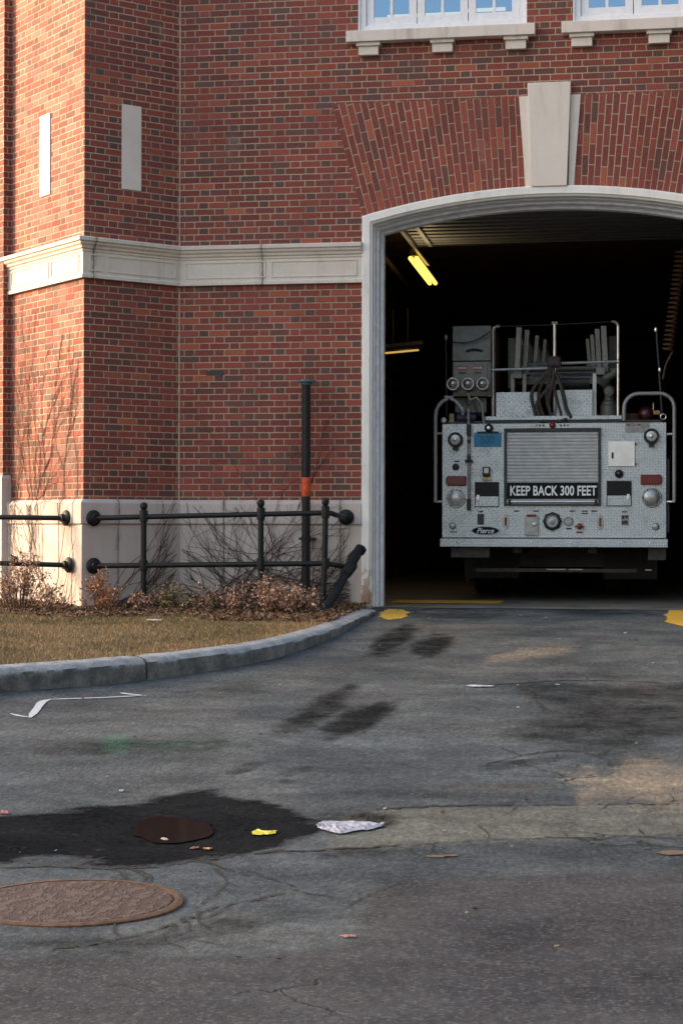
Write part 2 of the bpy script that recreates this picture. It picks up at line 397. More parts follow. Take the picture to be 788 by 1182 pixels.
dark = np.maximum(dark, .60*polymask(x, y, GP([(596, 791), (640, 786.5), (950, 786), (950, 848), (760, 852), (700, 872), (640, 862), (585, 850), (570, 838), (634, 824), (618, 806)]), .12, .14, 45, 1.5)); blob(dark, (680, 780), (90, 0), (10, 5), .35, 18, .5)
blob(dark, (250, 1072), (150, -30), (20, 9), .45, 19, .5, 1.3, 2.); blob(dark, (115, 1088), (100, -5), (20, 8), .5, 20, .5, 1.3, 2.)
blob(dark, (400, 985), (60, -3), (6, 6), .45, 21, .5, .9); blob(dark, (600, 905), (120, -3), (8, 5), .25, 22, .5)
blob(dark, (640, 1080), (150, -15), (40, 30), .18, 37, .6, 1., .8)
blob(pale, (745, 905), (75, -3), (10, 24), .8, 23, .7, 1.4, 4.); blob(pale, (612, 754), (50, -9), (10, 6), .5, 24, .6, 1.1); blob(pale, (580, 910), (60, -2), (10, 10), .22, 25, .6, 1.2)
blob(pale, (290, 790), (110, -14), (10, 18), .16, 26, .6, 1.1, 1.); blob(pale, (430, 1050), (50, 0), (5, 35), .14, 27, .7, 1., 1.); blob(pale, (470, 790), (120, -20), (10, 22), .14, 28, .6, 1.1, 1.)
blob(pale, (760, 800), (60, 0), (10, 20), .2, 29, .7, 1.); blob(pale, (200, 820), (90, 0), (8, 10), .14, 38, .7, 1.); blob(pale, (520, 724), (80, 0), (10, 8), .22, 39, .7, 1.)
wet = np.maximum(wet, polymask(x, y, GP([(-120, 945), (0, 942), (90, 932), (170, 926), (240, 909), (290, 920), (335, 936), (372, 943), (360, 972), (250, 990), (190, 999), (100, 993), (0, 1000), (-120, 1002)]), .26, .10, 31, 2.6))
blob(wet, (405, 948), (50, -4), (6, 9), .55, 32, .5, .9)
patch = np.maximum(patch, polymask(x, y, GP([(440, 1024), (500, 1012), (620, 1013), (788, 1004), (1100, 1000), (1500, 1500), (-600, 1500), (-300, 1108), (0, 1108), (200, 1104), (330, 1098), (420, 1092), (428, 1050)]), .10, .07, 41, 1.))
patch = np.maximum(patch, np.where(y < -13.9, 1., 0))
band = np.maximum(band, polymask(x, y, GP([(372, 984), (400, 937), (500, 932), (788, 928), (1000, 925), (1000, 955), (788, 965), (560, 972)]), .03, .03, 43, 2.))
blob(green, (136, 856), (17, -4), (5, 10), 1., 51, .5, .9); blob(green, (190, 860), (90, -3), (8, 6), .35, 52, .6, 1.)
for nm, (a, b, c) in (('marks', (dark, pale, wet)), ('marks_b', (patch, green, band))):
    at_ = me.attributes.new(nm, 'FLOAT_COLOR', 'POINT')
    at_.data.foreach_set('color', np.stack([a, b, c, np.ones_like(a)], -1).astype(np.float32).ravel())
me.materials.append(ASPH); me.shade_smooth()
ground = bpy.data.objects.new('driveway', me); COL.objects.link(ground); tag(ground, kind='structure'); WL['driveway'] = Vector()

def catmull(P, n=6):
    P = [Vector(p) for p in P]; Q = [P[0]*2-P[1]]+P+[P[-1]*2-P[-2]]; out = []
    for i in range(1, len(Q)-2):
        for k in range(n):
            t = k/n; a, b, c, d = Q[i-1], Q[i], Q[i+1], Q[i+2]
            out.append(.5*((2*b)+(c-a)*t+(2*a-5*b+4*c-d)*t*t+(3*b-3*c+d-a)*t**3))
    return out+[P[-1]]
def ribbon(mb, pts, w, lift=.004, n=8, jit=.5, seed=0, wob=0.):
    r = random.Random(seed); P = [Vector((p[0], p[1], 0)) for p in pts]
    C = catmull(P, n); vs = []
    for i, p in enumerate(C):
        t = (C[min(i+1, len(C)-1)]-C[max(i-1, 0)]).normalized(); s = Vector((-t.y, t.x, 0))
        p = p+s*r.uniform(-wob, wob)
        ww = w*(1+r.uniform(-jit, jit)); e = min(1, .3+i/3, .3+(len(C)-1-i)/3)
        for q in (-1, 1):
            v = p+s*q*ww*.5*e; vs.append((v.x, v.y, gh(v.x, v.y)+lift))
    mb.add(vs, [(2*i, 2*i+1, 2*i+3, 2*i+2) for i in range(len(C)-1)])
CRACK = simple('crack_filler', (.014, .013, .012), .9, 0, .3, 40)
mb = MB()
cr = [([(436, 703), (470, 705), (520, 702.5), (560, 706), (600, 703), (650, 704), (700, 708), (740, 708), (768, 711), (860, 713)], .045),
      ([(540, 792), (580, 790), (640, 786), (700, 786), (788, 788), (900, 788)], .035), ([(598, 792), (612, 800), (620, 812), (632, 824)], .03),
      ([(340, 944), (388, 939), (450, 934), (500, 931), (600, 930), (700, 929), (788, 928), (950, 926)], .022),
      ([(180, 1000), (240, 993), (300, 985), (388, 981), (500, 974), (600, 969), (700, 967), (788, 964), (950, 960)], .026),
      ([(552, 885), (600, 873), (640, 867), (670, 868), (695, 876), (705, 886)], .02),
      ([(60, 1096), (120, 1088), (180, 1074), (215, 1062), (240, 1050), (300, 1038), (345, 1027)], .02), ([(345, 1026), (300, 1012), (250, 1010)], .012),
      ([(-60, 1004), (60, 1001), (120, 1003), (190, 1001)], .03), ([(400, 1048), (425, 1034), (470, 1016)], .012),
      ([(250, 1005), (262, 1020), (230, 1045)], .012), ([(480, 745), (560, 741), (640, 745), (700, 741)], .012), ([(200, 1070), (190, 1085), (215, 1096)], .012),
      ([(420, 985), (480, 982), (560, 990)], .008), ([(0, 862), (80, 855), (170, 866), (290, 850)], .012)]
def jag(p, w, i):
    r = random.Random(i); C = catmull([Vector((*q, 0)) for q in GP(p)], 12); run = []
    for k, q in enumerate(C):
        run.append((q.x+r.gauss(0, w*.45), q.y+r.gauss(0, w*.45)))
        if len(run) > 4 and r.random() < .10: ribbon(mb, run, w*r.uniform(.35, .75), .004, 2, .75, i*97+k, w*.1); run = [] if r.random() < .6 else [run[-1]]
        if r.random() < .10:
            s = Vector(run[-1]) if run else Vector((q.x, q.y)); a = r.uniform(0, 6.28); br = [tuple(s)]
            for _ in range(r.randint(2, 4)): a += r.uniform(-.6, .6); br.append((br[-1][0]+cos(a)*.07, br[-1][1]+sin(a)*.09))
            ribbon(mb, br, w*.35, .0045, 2, .6, i*31+k, w*.1)
    if len(run) > 2: ribbon(mb, run, w*.5, .004, 2, .7, i+500, w*.1)
for i, (p, w) in enumerate(cr): jag(p, w, i)
tag(mb.build('asphalt_cracks', CRACK), kind='structure')

def paint(name, c, wear=.5, sc=60):
    t = NT(name, .7); n = t.noise(sc, 5, .7)
    t.col(t.mix(t.ss(n, wear-.06, wear+.08), c, (.07, .07, .068))); return t.m
WPAINT = paint('worn_white_paint', (.50, .53, .56), .62, 40); YPAINT = paint('yellow_paint', (.62, .36, .03), .66, 25); YPD = paint('worn_yellow_paint', (.66, .40, .035), .58, 30); OPAINT = paint('worn_orange_paint', (.15, .10, .065), .56, 30)
mb = MB()
ribbon(mb, GP([(12, 824), (24, 827), (37, 828.5)]), .030, .004, 4, .15, 1)
ribbon(mb, GP([(35, 829), (42, 820), (49, 811), (58, 808)]), .055, .005, 4, .1, 2)
ribbon(mb, GP([(56, 808), (90, 807), (120, 806), (165, 803.5)]), .030, .006, 6, .15, 3)
ribbon(mb, GP([(139, 800.5), (148, 802), (164, 803.5)]), .04, .007, 4, .15, 4)
tag(mb.build('white_paint_line', WPAINT), kind='structure')
mb = MB(); ribbon(mb, GP([(538, 792.5), (555, 793), (570, 793)]), .07, .009, 4, .6, 5); ribbon(mb, GP([(640, 791), (646, 791.5)]), .03, .009, 4, .4, 5)
tag(mb.build('white_paint_smudge', WPAINT), kind='structure')
def decal(name, mat, poly, lift=.0045, kind='structure', n=1):
    P = [Vector(p) for p in poly]; c = sum(P, Vector((0, 0)))/len(P); mb = MB(); K = 6
    vs = []
    for k in range(K+1):
        for p in P:
            q = c+(p-c)*(k/K if k else .001); vs.append((q.x, q.y, gh(q.x, q.y)+lift))
    m = len(P); mb.add(vs, [(k*m+i, k*m+(i+1) % m, (k+1)*m+(i+1) % m, (k+1)*m+i) for k in range(K) for i in range(m)])
    return tag(mb.build(name, mat), kind=kind)
def rag(pts, amp, seed, sub=5):
    r = random.Random(seed); out = []; n = len(pts)
    for i in range(n):
        a = Vector(pts[i]); b = Vector(pts[(i+1) % n])
        for k in range(sub): out.append(a.lerp(b, k/sub)+Vector((r.uniform(-amp, amp), r.uniform(-amp, amp))))
    return out
decal('yellow_paint_mark', YPD, rag(GP([(437, 712), (440, 706), (450, 703.5), (468, 704), (471, 708), (464, 714), (448, 716)]), .03, 1))
decal('yellow_paint_mark', YPAINT, rag(GP([(766, 712), (772, 704), (790, 702), (850, 702), (850, 722), (790, 724), (768, 719)]), .025, 2))
decal('orange_paint_dash', OPAINT, rag(GP([(490, 989), (510, 987.5), (528, 987.5), (524, 990), (497, 990.5)]), .015, 3)); decal('orange_paint_dash', OPAINT, rag(GP([(755, 984), (788, 982), (830, 982), (830, 987), (770, 988)]), .02, 4))
WATER = NT('puddle_water', .09); WATER.col((.008, .008, .008)); WATER.b.inputs['Specular IOR Level'].default_value = .07; WATER.bump(WATER.noise(6, 2), .0006)
tag(decal('puddle', WATER.m, rag(GP([(150, 961), (153, 956), (160, 948), (185, 944), (215, 945), (240, 952), (247, 960), (238, 968), (215, 974), (185, 975), (160, 968)]), .016, 5, 3), .006))

# ------------------------------------------------------------------ kerb
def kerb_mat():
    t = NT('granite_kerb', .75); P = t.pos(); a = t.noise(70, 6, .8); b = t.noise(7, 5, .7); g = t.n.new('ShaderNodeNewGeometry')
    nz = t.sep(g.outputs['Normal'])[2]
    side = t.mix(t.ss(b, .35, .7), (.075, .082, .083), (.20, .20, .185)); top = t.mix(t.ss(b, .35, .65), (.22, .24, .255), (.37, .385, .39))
    c = t.mix(t.ss(nz, .25, .55), side, top)  # lit top edge put into the colour: upward faces paler than sides
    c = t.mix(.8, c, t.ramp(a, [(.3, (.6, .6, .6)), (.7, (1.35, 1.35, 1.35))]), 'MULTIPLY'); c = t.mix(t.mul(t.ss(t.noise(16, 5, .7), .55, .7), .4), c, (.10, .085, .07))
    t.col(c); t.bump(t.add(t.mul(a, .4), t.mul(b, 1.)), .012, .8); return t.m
KERB = kerb_mat()
kp = GP([(0, 800), (60, 795), (120, 790.5), (174, 784.5), (230, 777), (300, 764.5), (350, 750), (385, 736), (410, 723), (426, 713.5), (434, 708)])
d0 = (Vector(kp[1])-Vector(kp[0])).normalized()
kp = [tuple(Vector(kp[0])-d0*.45*k) for k in range(14, 0, -1)]+kp
kc = catmull([Vector((*p, 0)) for p in kp], 10)
def kh(y): return min(.175, .03+.025*max(0, -y))
def kerbstone(i0, i1, seed, w=.17):
    r = random.Random(seed); fr = []
    for i in range(i0, i1+1):
        p = kc[i]; t = (kc[min(i+1, len(kc)-1)]-kc[max(i-1, 0)]).normalized(); s = Vector((-t.y, t.x, 0)); h = kh(p.y); z = gh(p.x, p.y)
        j = lambda a: r.uniform(-a, a); e = .006 if i in (i0, i1) else 0
        prof = [(.0+j(.005), -.12), (.004+j(.006), h*.25), (.0+j(.006)+e, h*.55), (.006+j(.003)+e, h*.76+j(.002)), (.045+j(.002), h*.95-e), (.09, h-e), (w, h+.006-e), (w, -.1)]
        fr.append([(p.x+s.x*a, p.y+s.y*a, z+b) for a, b in prof])
    return MB().sweep(fr)
isp = min(range(len(kc)), key=lambda i: (kc[i]-Vector((*kp[17], 0))).length)
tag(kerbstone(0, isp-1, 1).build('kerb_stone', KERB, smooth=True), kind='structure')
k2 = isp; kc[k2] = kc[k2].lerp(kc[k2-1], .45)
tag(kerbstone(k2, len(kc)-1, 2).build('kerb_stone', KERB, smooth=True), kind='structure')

# ------------------------------------------------------------------ lawn
inner = []
for i, p in enumerate(kc):
    t = (kc[min(i+1, len(kc)-1)]-kc[max(i-1, 0)]).normalized(); s = Vector((-t.y, t.x, 0)); inner.append((p.x+s.x*.14, p.y+s.y*.14))
LAWN = inner+[(2.02, -.2), (2.0, .2), (0, .2), (-2, 1.5), (-14, 1.5), (-14, inner[0][1])]
def lh(x, y): return gh(x, y)+kh(y)-.008
def lhn(x, y): return ghn(x, y)+np.minimum(.175, .03+.025*np.maximum(0, -y))-.008
def mulchband(x, y):     # 1 in the planting bed against the building
    ed = -2.0-.35*np.clip(x, -3, 2)*.3+(fbm(x*2.3, y*2.3, 77, 4)-.5)*.9
    return sstep(y, ed-.12, ed+.12)
lx = np.arange(-6, 2.3, .045); ly = np.arange(-8.6, .3, .045); LX, LY = np.meshgrid(lx, ly); inn = inpoly(LX, LY, LAWN)
LZ = lhn(LX, LY)+(fbm(LX*3, LY*3, 5)-.5)*.03+mulchband(LX, LY)*.015
idx = np.arange(LX.size).reshape(LX.shape); q = inn[:-1, :-1] & inn[1:, 1:] & inn[:-1, 1:] & inn[1:, :-1]
fa = np.stack([idx[:-1, :-1][q], idx[:-1, 1:][q], idx[1:, 1:][q], idx[1:, :-1][q]], -1)
me = bpy.data.meshes.new('lawn_soil'); me.from_pydata(np.stack([LX, LY, LZ], -1).reshape(-1, 3).tolist(), [], fa.tolist()); 
at_ = me.attributes.new('bed', 'FLOAT', 'POINT'); at_.data.foreach_set('value', mulchband(LX, LY).ravel().astype(np.float32))
t = NT('lawn_soil', .95); b = t.attr('bed', 2); n1 = t.noise(45, 5, .7); n2 = t.noise(2.2, 5, .6)
g = t.mix(n2, (.105, .085, .038), (.16, .115, .055)); g = t.mix(t.ss(n1, .35, .7), g, (.07, .062, .028))
m_ = t.mix(n1, (.045, .020, .012), (.15, .068, .035)); t.col(t.mix(b, g, m_)); t.bump(n1, .02); me.materials.append(t.m)
bm = bmesh.new(); bm.from_mesh(me); bmesh.ops.delete(bm, geom=[v for v in bm.verts if not v.link_faces], context='VERTS'); bm.to_mesh(me); bm.free(); me.shade_smooth()
o = bpy.data.objects.new('lawn_soil', me); COL.objects.link(o); tag(o, kind='structure')

def scatter(n, x0, x1, y0, y1, keep):
    P = np.stack([rng.uniform(x0, x1, n), rng.uniform(y0, y1, n)], -1)
    k = inpoly(P[:, 0], P[:, 1], LAWN) & keep(P[:, 0], P[:, 1]); return P[k]
def bulk(name, tris, cols, mat, lab=None):
    n = len(tris); me = bpy.data.meshes.new(name); k = tris.shape[1]
    me.vertices.add(n*k); me.vertices.foreach_set('co', tris.reshape(-1).astype(np.float32))
    me.loops.add(n*k); me.loops.foreach_set('vertex_index', np.arange(n*k, dtype=np.int32))
    me.polygons.add(n); me.polygons.foreach_set('loop_start', np.arange(0, n*k, k, dtype=np.int32)); me.update()
    a = me.attributes.new('tint', 'FLOAT_COLOR', 'POINT'); a.data.foreach_set('color', np.repeat(np.concatenate([cols, np.ones((n, 1))], 1), k, 0).astype(np.float32).ravel())
    me.materials.append(mat); o = bpy.data.objects.new(name, me); COL.objects.link(o); WL[o.name] = Vector(); return o
t = NT('grass_blades', .7); t.col(t.attr('tint', 0)); t.b.inputs['Specular IOR Level'].default_value = .2; TINT = t.m
def pal(P, n, jitter=.25):
    P = np.array(P); c = P[rng.integers(0, len(P), n)]; return c*(1+rng.uniform(-jitter, jitter, (n, 1)))
P = scatter(190000, -3.5, 2.25, -8.2, -.8, lambda a, b: (mulchband(a, b) < rng.uniform(.2, .9, a.shape)))
n = len(P); z = lhn(P[:, 0], P[:, 1])+(fbm(P[:, 0]*3, P[:, 1]*3, 5)-.5)*.03
a = rng.uniform(0, 2*pi, n); L = rng.uniform(.012, .042, n)*(0.6+.8*fbm(P[:, 0]*4, P[:, 1]*4, 9)); w = rng.uniform(.0015, .0035, n); lean = rng.uniform(.1, 1.3, n); b = rng.uniform(0, 2*pi, n)
base = np.stack([P[:, 0], P[:, 1], z-.004], -1); sd = np.stack([np.cos(a)*w, np.sin(a)*w, 0*w], -1)
tip = base+np.stack([np.cos(b)*np.sin(lean)*L, np.sin(b)*np.sin(lean)*L, np.cos(lean)*L+.003], -1)
gmix = fbm(P[:, 0]*1.5, P[:, 1]*1.5, 21)[:, None]
ca = pal([(.36, .245, .125), (.46, .33, .185), (.25, .165, .08), (.30, .20, .09)], n, .5); cb = pal([(.11, .095, .035), (.15, .125, .05), (.19, .145, .065)], n, .5)
cc = np.where(rng.uniform(0, 1, (n, 1)) < sstep(gmix, .35, .68)*.7, cb, ca)
tag(bulk('grass', np.stack([base-sd, base+sd, tip], 1), cc, TINT), kind='stuff')
P = scatter(60000, -3.5, 2.1, -3.6, .1, lambda a, b: mulchband(a, b) > rng.uniform(.1, .8, a.shape))
n = len(P); z = lhn(P[:, 0], P[:, 1])+.012; a = rng.uniform(0, 2*pi, n); L = rng.uniform(.008, .03, n); w = rng.uniform(.003, .008, n); til = rng.uniform(-.5, .7, n)
c0 = np.stack([P[:, 0], P[:, 1], z+rng.uniform(0, .02, n)], -1); e1 = np.stack([np.cos(a)*L, np.sin(a)*L, til*L], -1); e2 = np.stack([-np.sin(a)*w, np.cos(a)*w, rng.uniform(-.5, .5, n)*w], -1)
tag(bulk('mulch', np.stack([c0-e1-e2, c0+e1-e2, c0+e1+e2, c0-e1+e2], 1), pal([(.15, .085, .045), (.22, .13, .075), (.09, .055, .035), (.30, .21, .13), (.14, .09, .055)], n, .45), TINT), kind='stuff')
# a few stray leaves and chips on the paving along the kerb
P = np.stack([rng.uniform(.2, 6, 900), rng.uniform(-13, -.6, 900)], -1); P = P[~inpoly(P[:, 0], P[:, 1], LAWN)]; P = P[rng.uniform(0, 1, len(P)) < .38]
n = len(P); z = ghn(P[:, 0], P[:, 1])+.009; a = rng.uniform(0, 2*pi, n); L = rng.uniform(.003, .011, n); w = L*rng.uniform(.3, .9, n)
c0 = np.stack([P[:, 0], P[:, 1], z], -1); e1 = np.stack([np.cos(a)*L, np.sin(a)*L, .3*L], -1); e2 = np.stack([-np.sin(a)*w, np.cos(a)*w, .5*w], -1)
tag(bulk('grit', np.stack([c0-e1-e2, c0+e1-e2, c0+e1+e2, c0-e1+e2], 1), pal([(.16, .12, .07), (.20, .19, .17), (.12, .07, .04), (.28, .26, .22)], n, .3), TINT), kind='stuff')

# ------------------------------------------------------------------ fire station
ST = thing('fire_station', (0, 0, 0), 'red brick fire station with limestone trim and a wide arched engine doorway', 'building')
D0, D1, DC = 1.955, 5.825, 3.89
ARC_Z, ARC_R = -2.90, 7.233
def arcz(x, R=ARC_R): return ARC_Z+sqrt(R*R-(x-DC)**2)
RTOP = 8.6; XR = 9.6
fx = lambda p, n: (p.x, p.z)
mb = MB()
def wallpoly(mb, pts): mb.add([(x, 0, z) for x, z in pts], [tuple(range(len(pts)))])
SK0, SK1 = 1.630, 2*DC-1.630
wallpoly(mb, [(0, -.3), (D0, -.3), (D0, arcz(D0)), (SK0, 5.26), (0, 5.26)])
wallpoly(mb, [(XR, -.3), (XR, 5.26), (SK1, 5.26), (D1, arcz(D1)), (D1, -.3)])
W1, W2 = (1.905, 3.655), (4.125, 5.875); WB, WT = 5.95, 7.55
for a, b, c, d in ((0, XR, 5.26, WB), (0, W1[0], WB, WT), (W1[1], W2[0], WB, WT), (W2[1], XR, WB, WT), (0, XR, WT, RTOP)): wallpoly(mb, [(a, c), (b, c), (b, d), (a, d)])
mb.build('brick_wall', BRICK, ST, uvfn=fx)
# soldier arch
mb = MB(); mb.uv = []; N = 40
sk_a = math.atan2(D0-DC, arcz(D0)-ARC_Z)
for s in (-1, 1):
    prev = None
    for i in range(N+1):
        a = sk_a*(1-i/N)*1.0; a *= -s*-1
        ca, sa = cos(a), sin(a)
        r0 = ARC_R; r1 = (5.26-ARC_Z)/ca
        p = ((DC+sa*r0, -.004, ARC_Z+ca*r0), (DC+sa*r1, -.004, ARC_Z+ca*r1), (r0, a*(ARC_R+.5)+50*CH), (r1, a*(ARC_R+.5)+50*CH))
        if prev:
            b = len(mb.v); mb.v += [prev[0], p[0], p[1], prev[1]]; mb.f.append((b, b+1, b+2, b+3) if s > 0 else (b, b+3, b+2, b+1))
            mb.uv.append([prev[2], p[2], p[3], prev[3]] if s > 0 else [prev[2], prev[3], p[3], p[2]])
        prev = p
mb.build('brick_arch', ARCHB, ST)
# keystone with set-back side blocks
mb = MB()
def keyw(z, w0, w1, z0, z1): return w0+(w1-w0)*(z-z0)/(z1-z0)
kz0 = arcz(DC)-.01
MB_ = mb.prism([(DC-.185, kz0+.0), (DC+.175, kz0+.0), (DC+.215, 5.385), (DC-.225, 5.385)], -.075, .1)
mb.build('keystone', KEYST, ST, bevel=.006)
for s in (-1, 1):
    MB().prism([(DC+s*.19, kz0), (DC+s*.245, kz0-.004), (DC+s*.315, 5.262), (DC+s*.21, 5.262)], -.022, .1).build('keystone_side_block', KEYST, ST, bevel=.004)
# corner tower
E = Vector((-.8, -.8)); LE = Vector((-2.02, .42)); DM = Vector((.70711, .70711)); DL = Vector((-.70711, .70711))
def towuv(p, n):
    q = Vector((p.x, p.y)); 
    if abs(p.x-p.y) < .02: return (-(Vector((0, 0))-q).length+.11, p.z)
    return (-1.131-(q-E).length+.06, p.z)
mb = MB(); mb.add([(0, 0, -.4), (0, 0, RTOP), (E.x, E.y, RTOP), (E.x, E.y, -.4), (LE.x, LE.y, RTOP), (LE.x, LE.y, -.4)], [(0, 3, 2, 1), (3, 5, 4, 2)])
tw = mb.build('tower_wall', BRICK, ST, uvfn=None)
L = tw.data.uv_layers.new(name='UVMap')
for p in tw.data.polygons:
    vs = [tw.data.vertices[tw.data.loops[li].vertex_index].co+tw.location for li in p.loop_indices]
    left = any((v.x < -1) for v in vs)
    for li, v in zip(p.loop_indices, vs):
        q = Vector((v.x, v.y)); L.data[li].uv = (((-1.131-(q-E).length) if left else -q.length)+.08, v.z)
MORT = simple('mortar_bead', (.50, .40, .30), .9)
MB().cyl((-.004, -.004, 1.1), (-.004, -.004, RTOP), .009, n=6).build('corner_joint', MORT, ST)
v0, v1 = at(238, 433.5), at(258.5, 428)
MB().box(v0.x, v1.x, -.004, .01, v0.z, v1.z).build('brick_vent', DARKMETAL, ST)
# inset stone panels of the tower
def on_mid(px, py): return atp(px, py, (1, -1, 0), 0)
def on_left(px, py): return atp(px, py, (1, 1, 0), -1.6)
def facepanel(mb, a, b, nrm, t=.012):
    n = Vector(nrm).normalized(); z0, z1 = min(a.z, b.z), max(a.z, b.z); P = [Vector((a.x, a.y, 0)), Vector((b.x, b.y, 0))]
    vs = [P[0]+n*t, P[1]+n*t, P[1]-n*.05, P[0]-n*.05]
    return mb.add([(v.x, v.y, z) for z in (z0, z1) for v in vs], [(0,1,2,3),(7,6,5,4),(0,4,5,1),(1,5,6,2),(2,6,7,3),(3,7,4,0)])
p0, p1 = on_mid(140.5, 218), on_mid(163, 121.5); p1.z = on_mid(140.5, 120).z
facepanel(MB(), p0, p1, (.7, -.7, 0)).build('stone_panel', KEYST, ST, bevel=.003)
p0, p1 = on_left(47, 228), on_left(59, 130); p0.z = on_left(59, 224).z
facepanel(MB(), p0, p1, (-.7, -.7, 0)).build('stone_panel', KEYST, ST, bevel=.003)
# mouldings swept along tower and wall
def offset_ring(prof, pathpts, cap=False):
    """prof (projection, z) mitred along plan points, outward is to the right-hand side walking left->right"""
    P = [Vector(p) for p in pathpts]; fr = []
    for i, p in enumerate(P):
        d0 = (P[i]-P[i-1]).normalized() if i else None; d1 = (P[i+1]-P[i]).normalized() if i < len(P)-1 else None
        n0 = Vector((d0.y, -d0.x)) if d0 else None; n1 = Vector((d1.y, -d1.x)) if d1 else None
        if n0 is None: m = n1
        elif n1 is None: m = n0
        else: m = (n0+n1).normalized(); m = m/m.dot(n0)
        fr.append([(p.x+m.x*a, p.y+m.y*a, z) for a, z in prof])
    return fr
def pathuv(pathpts):
    P = [Vector(p) for p in pathpts]; acc = [0]
    for i in range(1, len(P)): acc.append(acc[-1]+(P[i]-P[i-1]).length)
    def f(p, n):
        q = Vector((p.x, p.y)); best = None
        for i in range(len(P)-1):
            d = (P[i+1]-P[i]); l = d.length; d = d/l; t = (q-P[i]).dot(d); dist = ((q-P[i])-d*min(max(t, 0), l)).length
            if best is None or dist < best[0]: best = (dist, acc[i]+t)
        return (best[1]+PO, p.z)
    return f
def dense(pts, st=.3):
    out = []
    for a, b in zip(pts, pts[1:]):
        a, b = Vector(a), Vector(b); n = max(1, int((b-a).length/st))
        out += [a.lerp(b, k/n) for k in range(n)]
    return out+[Vector(pts[-1])]
path = [LE+DL*.06, E, (0, 0), (D0-.002, 0)]
PO = 1.0
bprof = [(-.05, 3.38), (.045, 3.382), (.045, 3.412), (.030, 3.424), (.030, 3.645), (.040, 3.655), (.040, 3.672), (.058, 3.684), (.064, 3.705), (.085, 3.722), (.090, 3.742), (.110, 3.752), (.112, 3.785), (.100, 3.794), (-.05, 3.80)]
PO = .99-1.131-1.79; PO = -PO*0+ (1.94*2-(1.785+1.131+.96))+.06
mb = MB().sweep(offset_ring(bprof, dense(path))); mb.build('belt_course', BELT, ST, uvfn=pathuv(path))
# incised panel frames of the belt
mb = MB()
def framebox(mb, a, b, z0, z1, nrm, w=.010):
    n = Vector(nrm).normalized(); a, b = Vector(a), Vector(b); d = (b-a).normalized()
    for (s0, s1, q0, q1) in ((a, b, z0, z0+w), (a, b, z1-w, z1), (a, a+d*w, z0+w, z1-w), (b-d*w, b, z0+w, z1-w)):
        vs = [s0+n*.0385, s1+n*.0385, s1+n*.02, s0+n*.02]
        mb.add([(v.x, v.y, z) for z in (q0, q1) for v in vs], [(0,1,2,3),(7,6,5,4),(0,4,5,1),(1,5,6,2),(2,6,7,3),(3,7,4,0)])
for a, b in ((.07, .93), (.99, 1.90)): framebox(mb, (a, 0), (b, 0), 3.455, 3.625, (0, -1))
for a, b in (((-.62), (-.05)), ((-.77), (-.66))): framebox(mb, (a, a), (b, b), 3.455, 3.625, (1, -1))
framebox(mb, E+DL*.68, E+DL*.05, 3.455, 3.625, (-1, -1)); framebox(mb, E+DL*1.65, E+DL*.74, 3.455, 3.625, (-1, -1))
mb.build('belt_panel_moulding', KEYST, ST)
path = [LE+DL*.02, E, (0, 0), (D0-.002, 0)]
sprof = [(-.05, 1.12), (.012, 1.118), (.050, 1.088), (.056, 1.076), (.056, .872), (.046, .862), (.030, .856), (.030, .846), (.036, .838), (.036, -.5), (-.05, -.5)][::-1]
mb = MB().sweep(offset_ring(sprof, dense(path))); PO = .35; mb.build('stone_base', BASE, ST, uvfn=pathuv(path))
path = [(D1+.002, 0), (XR, 0)]; MB().sweep(offset_ring(sprof, dense(path))).build('stone_base', BASE, ST, uvfn=pathuv(path)); MB().sweep(offset_ring(bprof, dense(path))).build('belt_course', BELT, ST, uvfn=pathuv(path))
# buttress beyond the tower
bk = atp(3.2, 600, (1, -1, 0), -2.44); BE = Vector((bk.x, bk.y)); BL = BE+DL*1.6
mb = MB(); mb.add([(LE.x, LE.y, 1.4), (LE.x, LE.y, RTOP), (BE.x, BE.y, RTOP), (BE.x, BE.y, 1.4), (BL.x, BL.y, RTOP), (BL.x, BL.y, 1.4)], [(0, 3, 2, 1), (3, 5, 4, 2)])
tw = mb.build('buttress', BRICK, ST)
L = tw.data.uv_layers.new(name='UVMap')
for p in tw.data.polygons:
    for li in p.loop_indices:
        v = tw.data.vertices[tw.data.loops[li].vertex_index].co+tw.location; q = Vector((v.x, v.y)); L.data[li].uv = (-(q-BE).length if q.x < BE.x else (q-BE).length, v.z)
MB().sweep(offset_ring([(-.05, -.5), (.02, -.5), (.02, 1.36), (.005, 1.40), (-.05, 1.41)], [BL, BE, LE+DM*.0])).build('stone_base', BASE, ST, uvfn=lambda p, n: (p.x, p.z))
# solid mass behind so no light leaks, and roof
mb = MB(); mb.box(-9, XR, .42, 24, 5.5, RTOP).build('upper_storey', DARKIN, ST) if False else None
SHELL = simple('plain_rear_brick', (.16, .06, .045), .85)
mb = MB(); mb.add([(BL.x, BL.y, RTOP), (BE.x, BE.y, RTOP), (LE.x, LE.y, RTOP), (E.x, E.y, RTOP), (0, 0, RTOP), (XR, 0, RTOP), (XR, 24, RTOP), (BL.x, 24, RTOP)], [tuple(range(8))])
mb.add([(XR, 0, -.4), (XR, 24, -.4), (XR, 24, RTOP), (XR, 0, RTOP)], [(0, 1, 2, 3)]); mb.add([(BL.x, BL.y, -.4), (BL.x, 24, -.4), (BL.x, 24, RTOP), (BL.x, BL.y, RTOP)], [(0, 1, 2, 3)]); mb.add([(BL.x, 24, -.4), (XR, 24, -.4), (XR, 24, RTOP), (BL.x, 24, RTOP)], [(0, 1, 2, 3)])
mb.build('rear_wall', SHELL, ST)
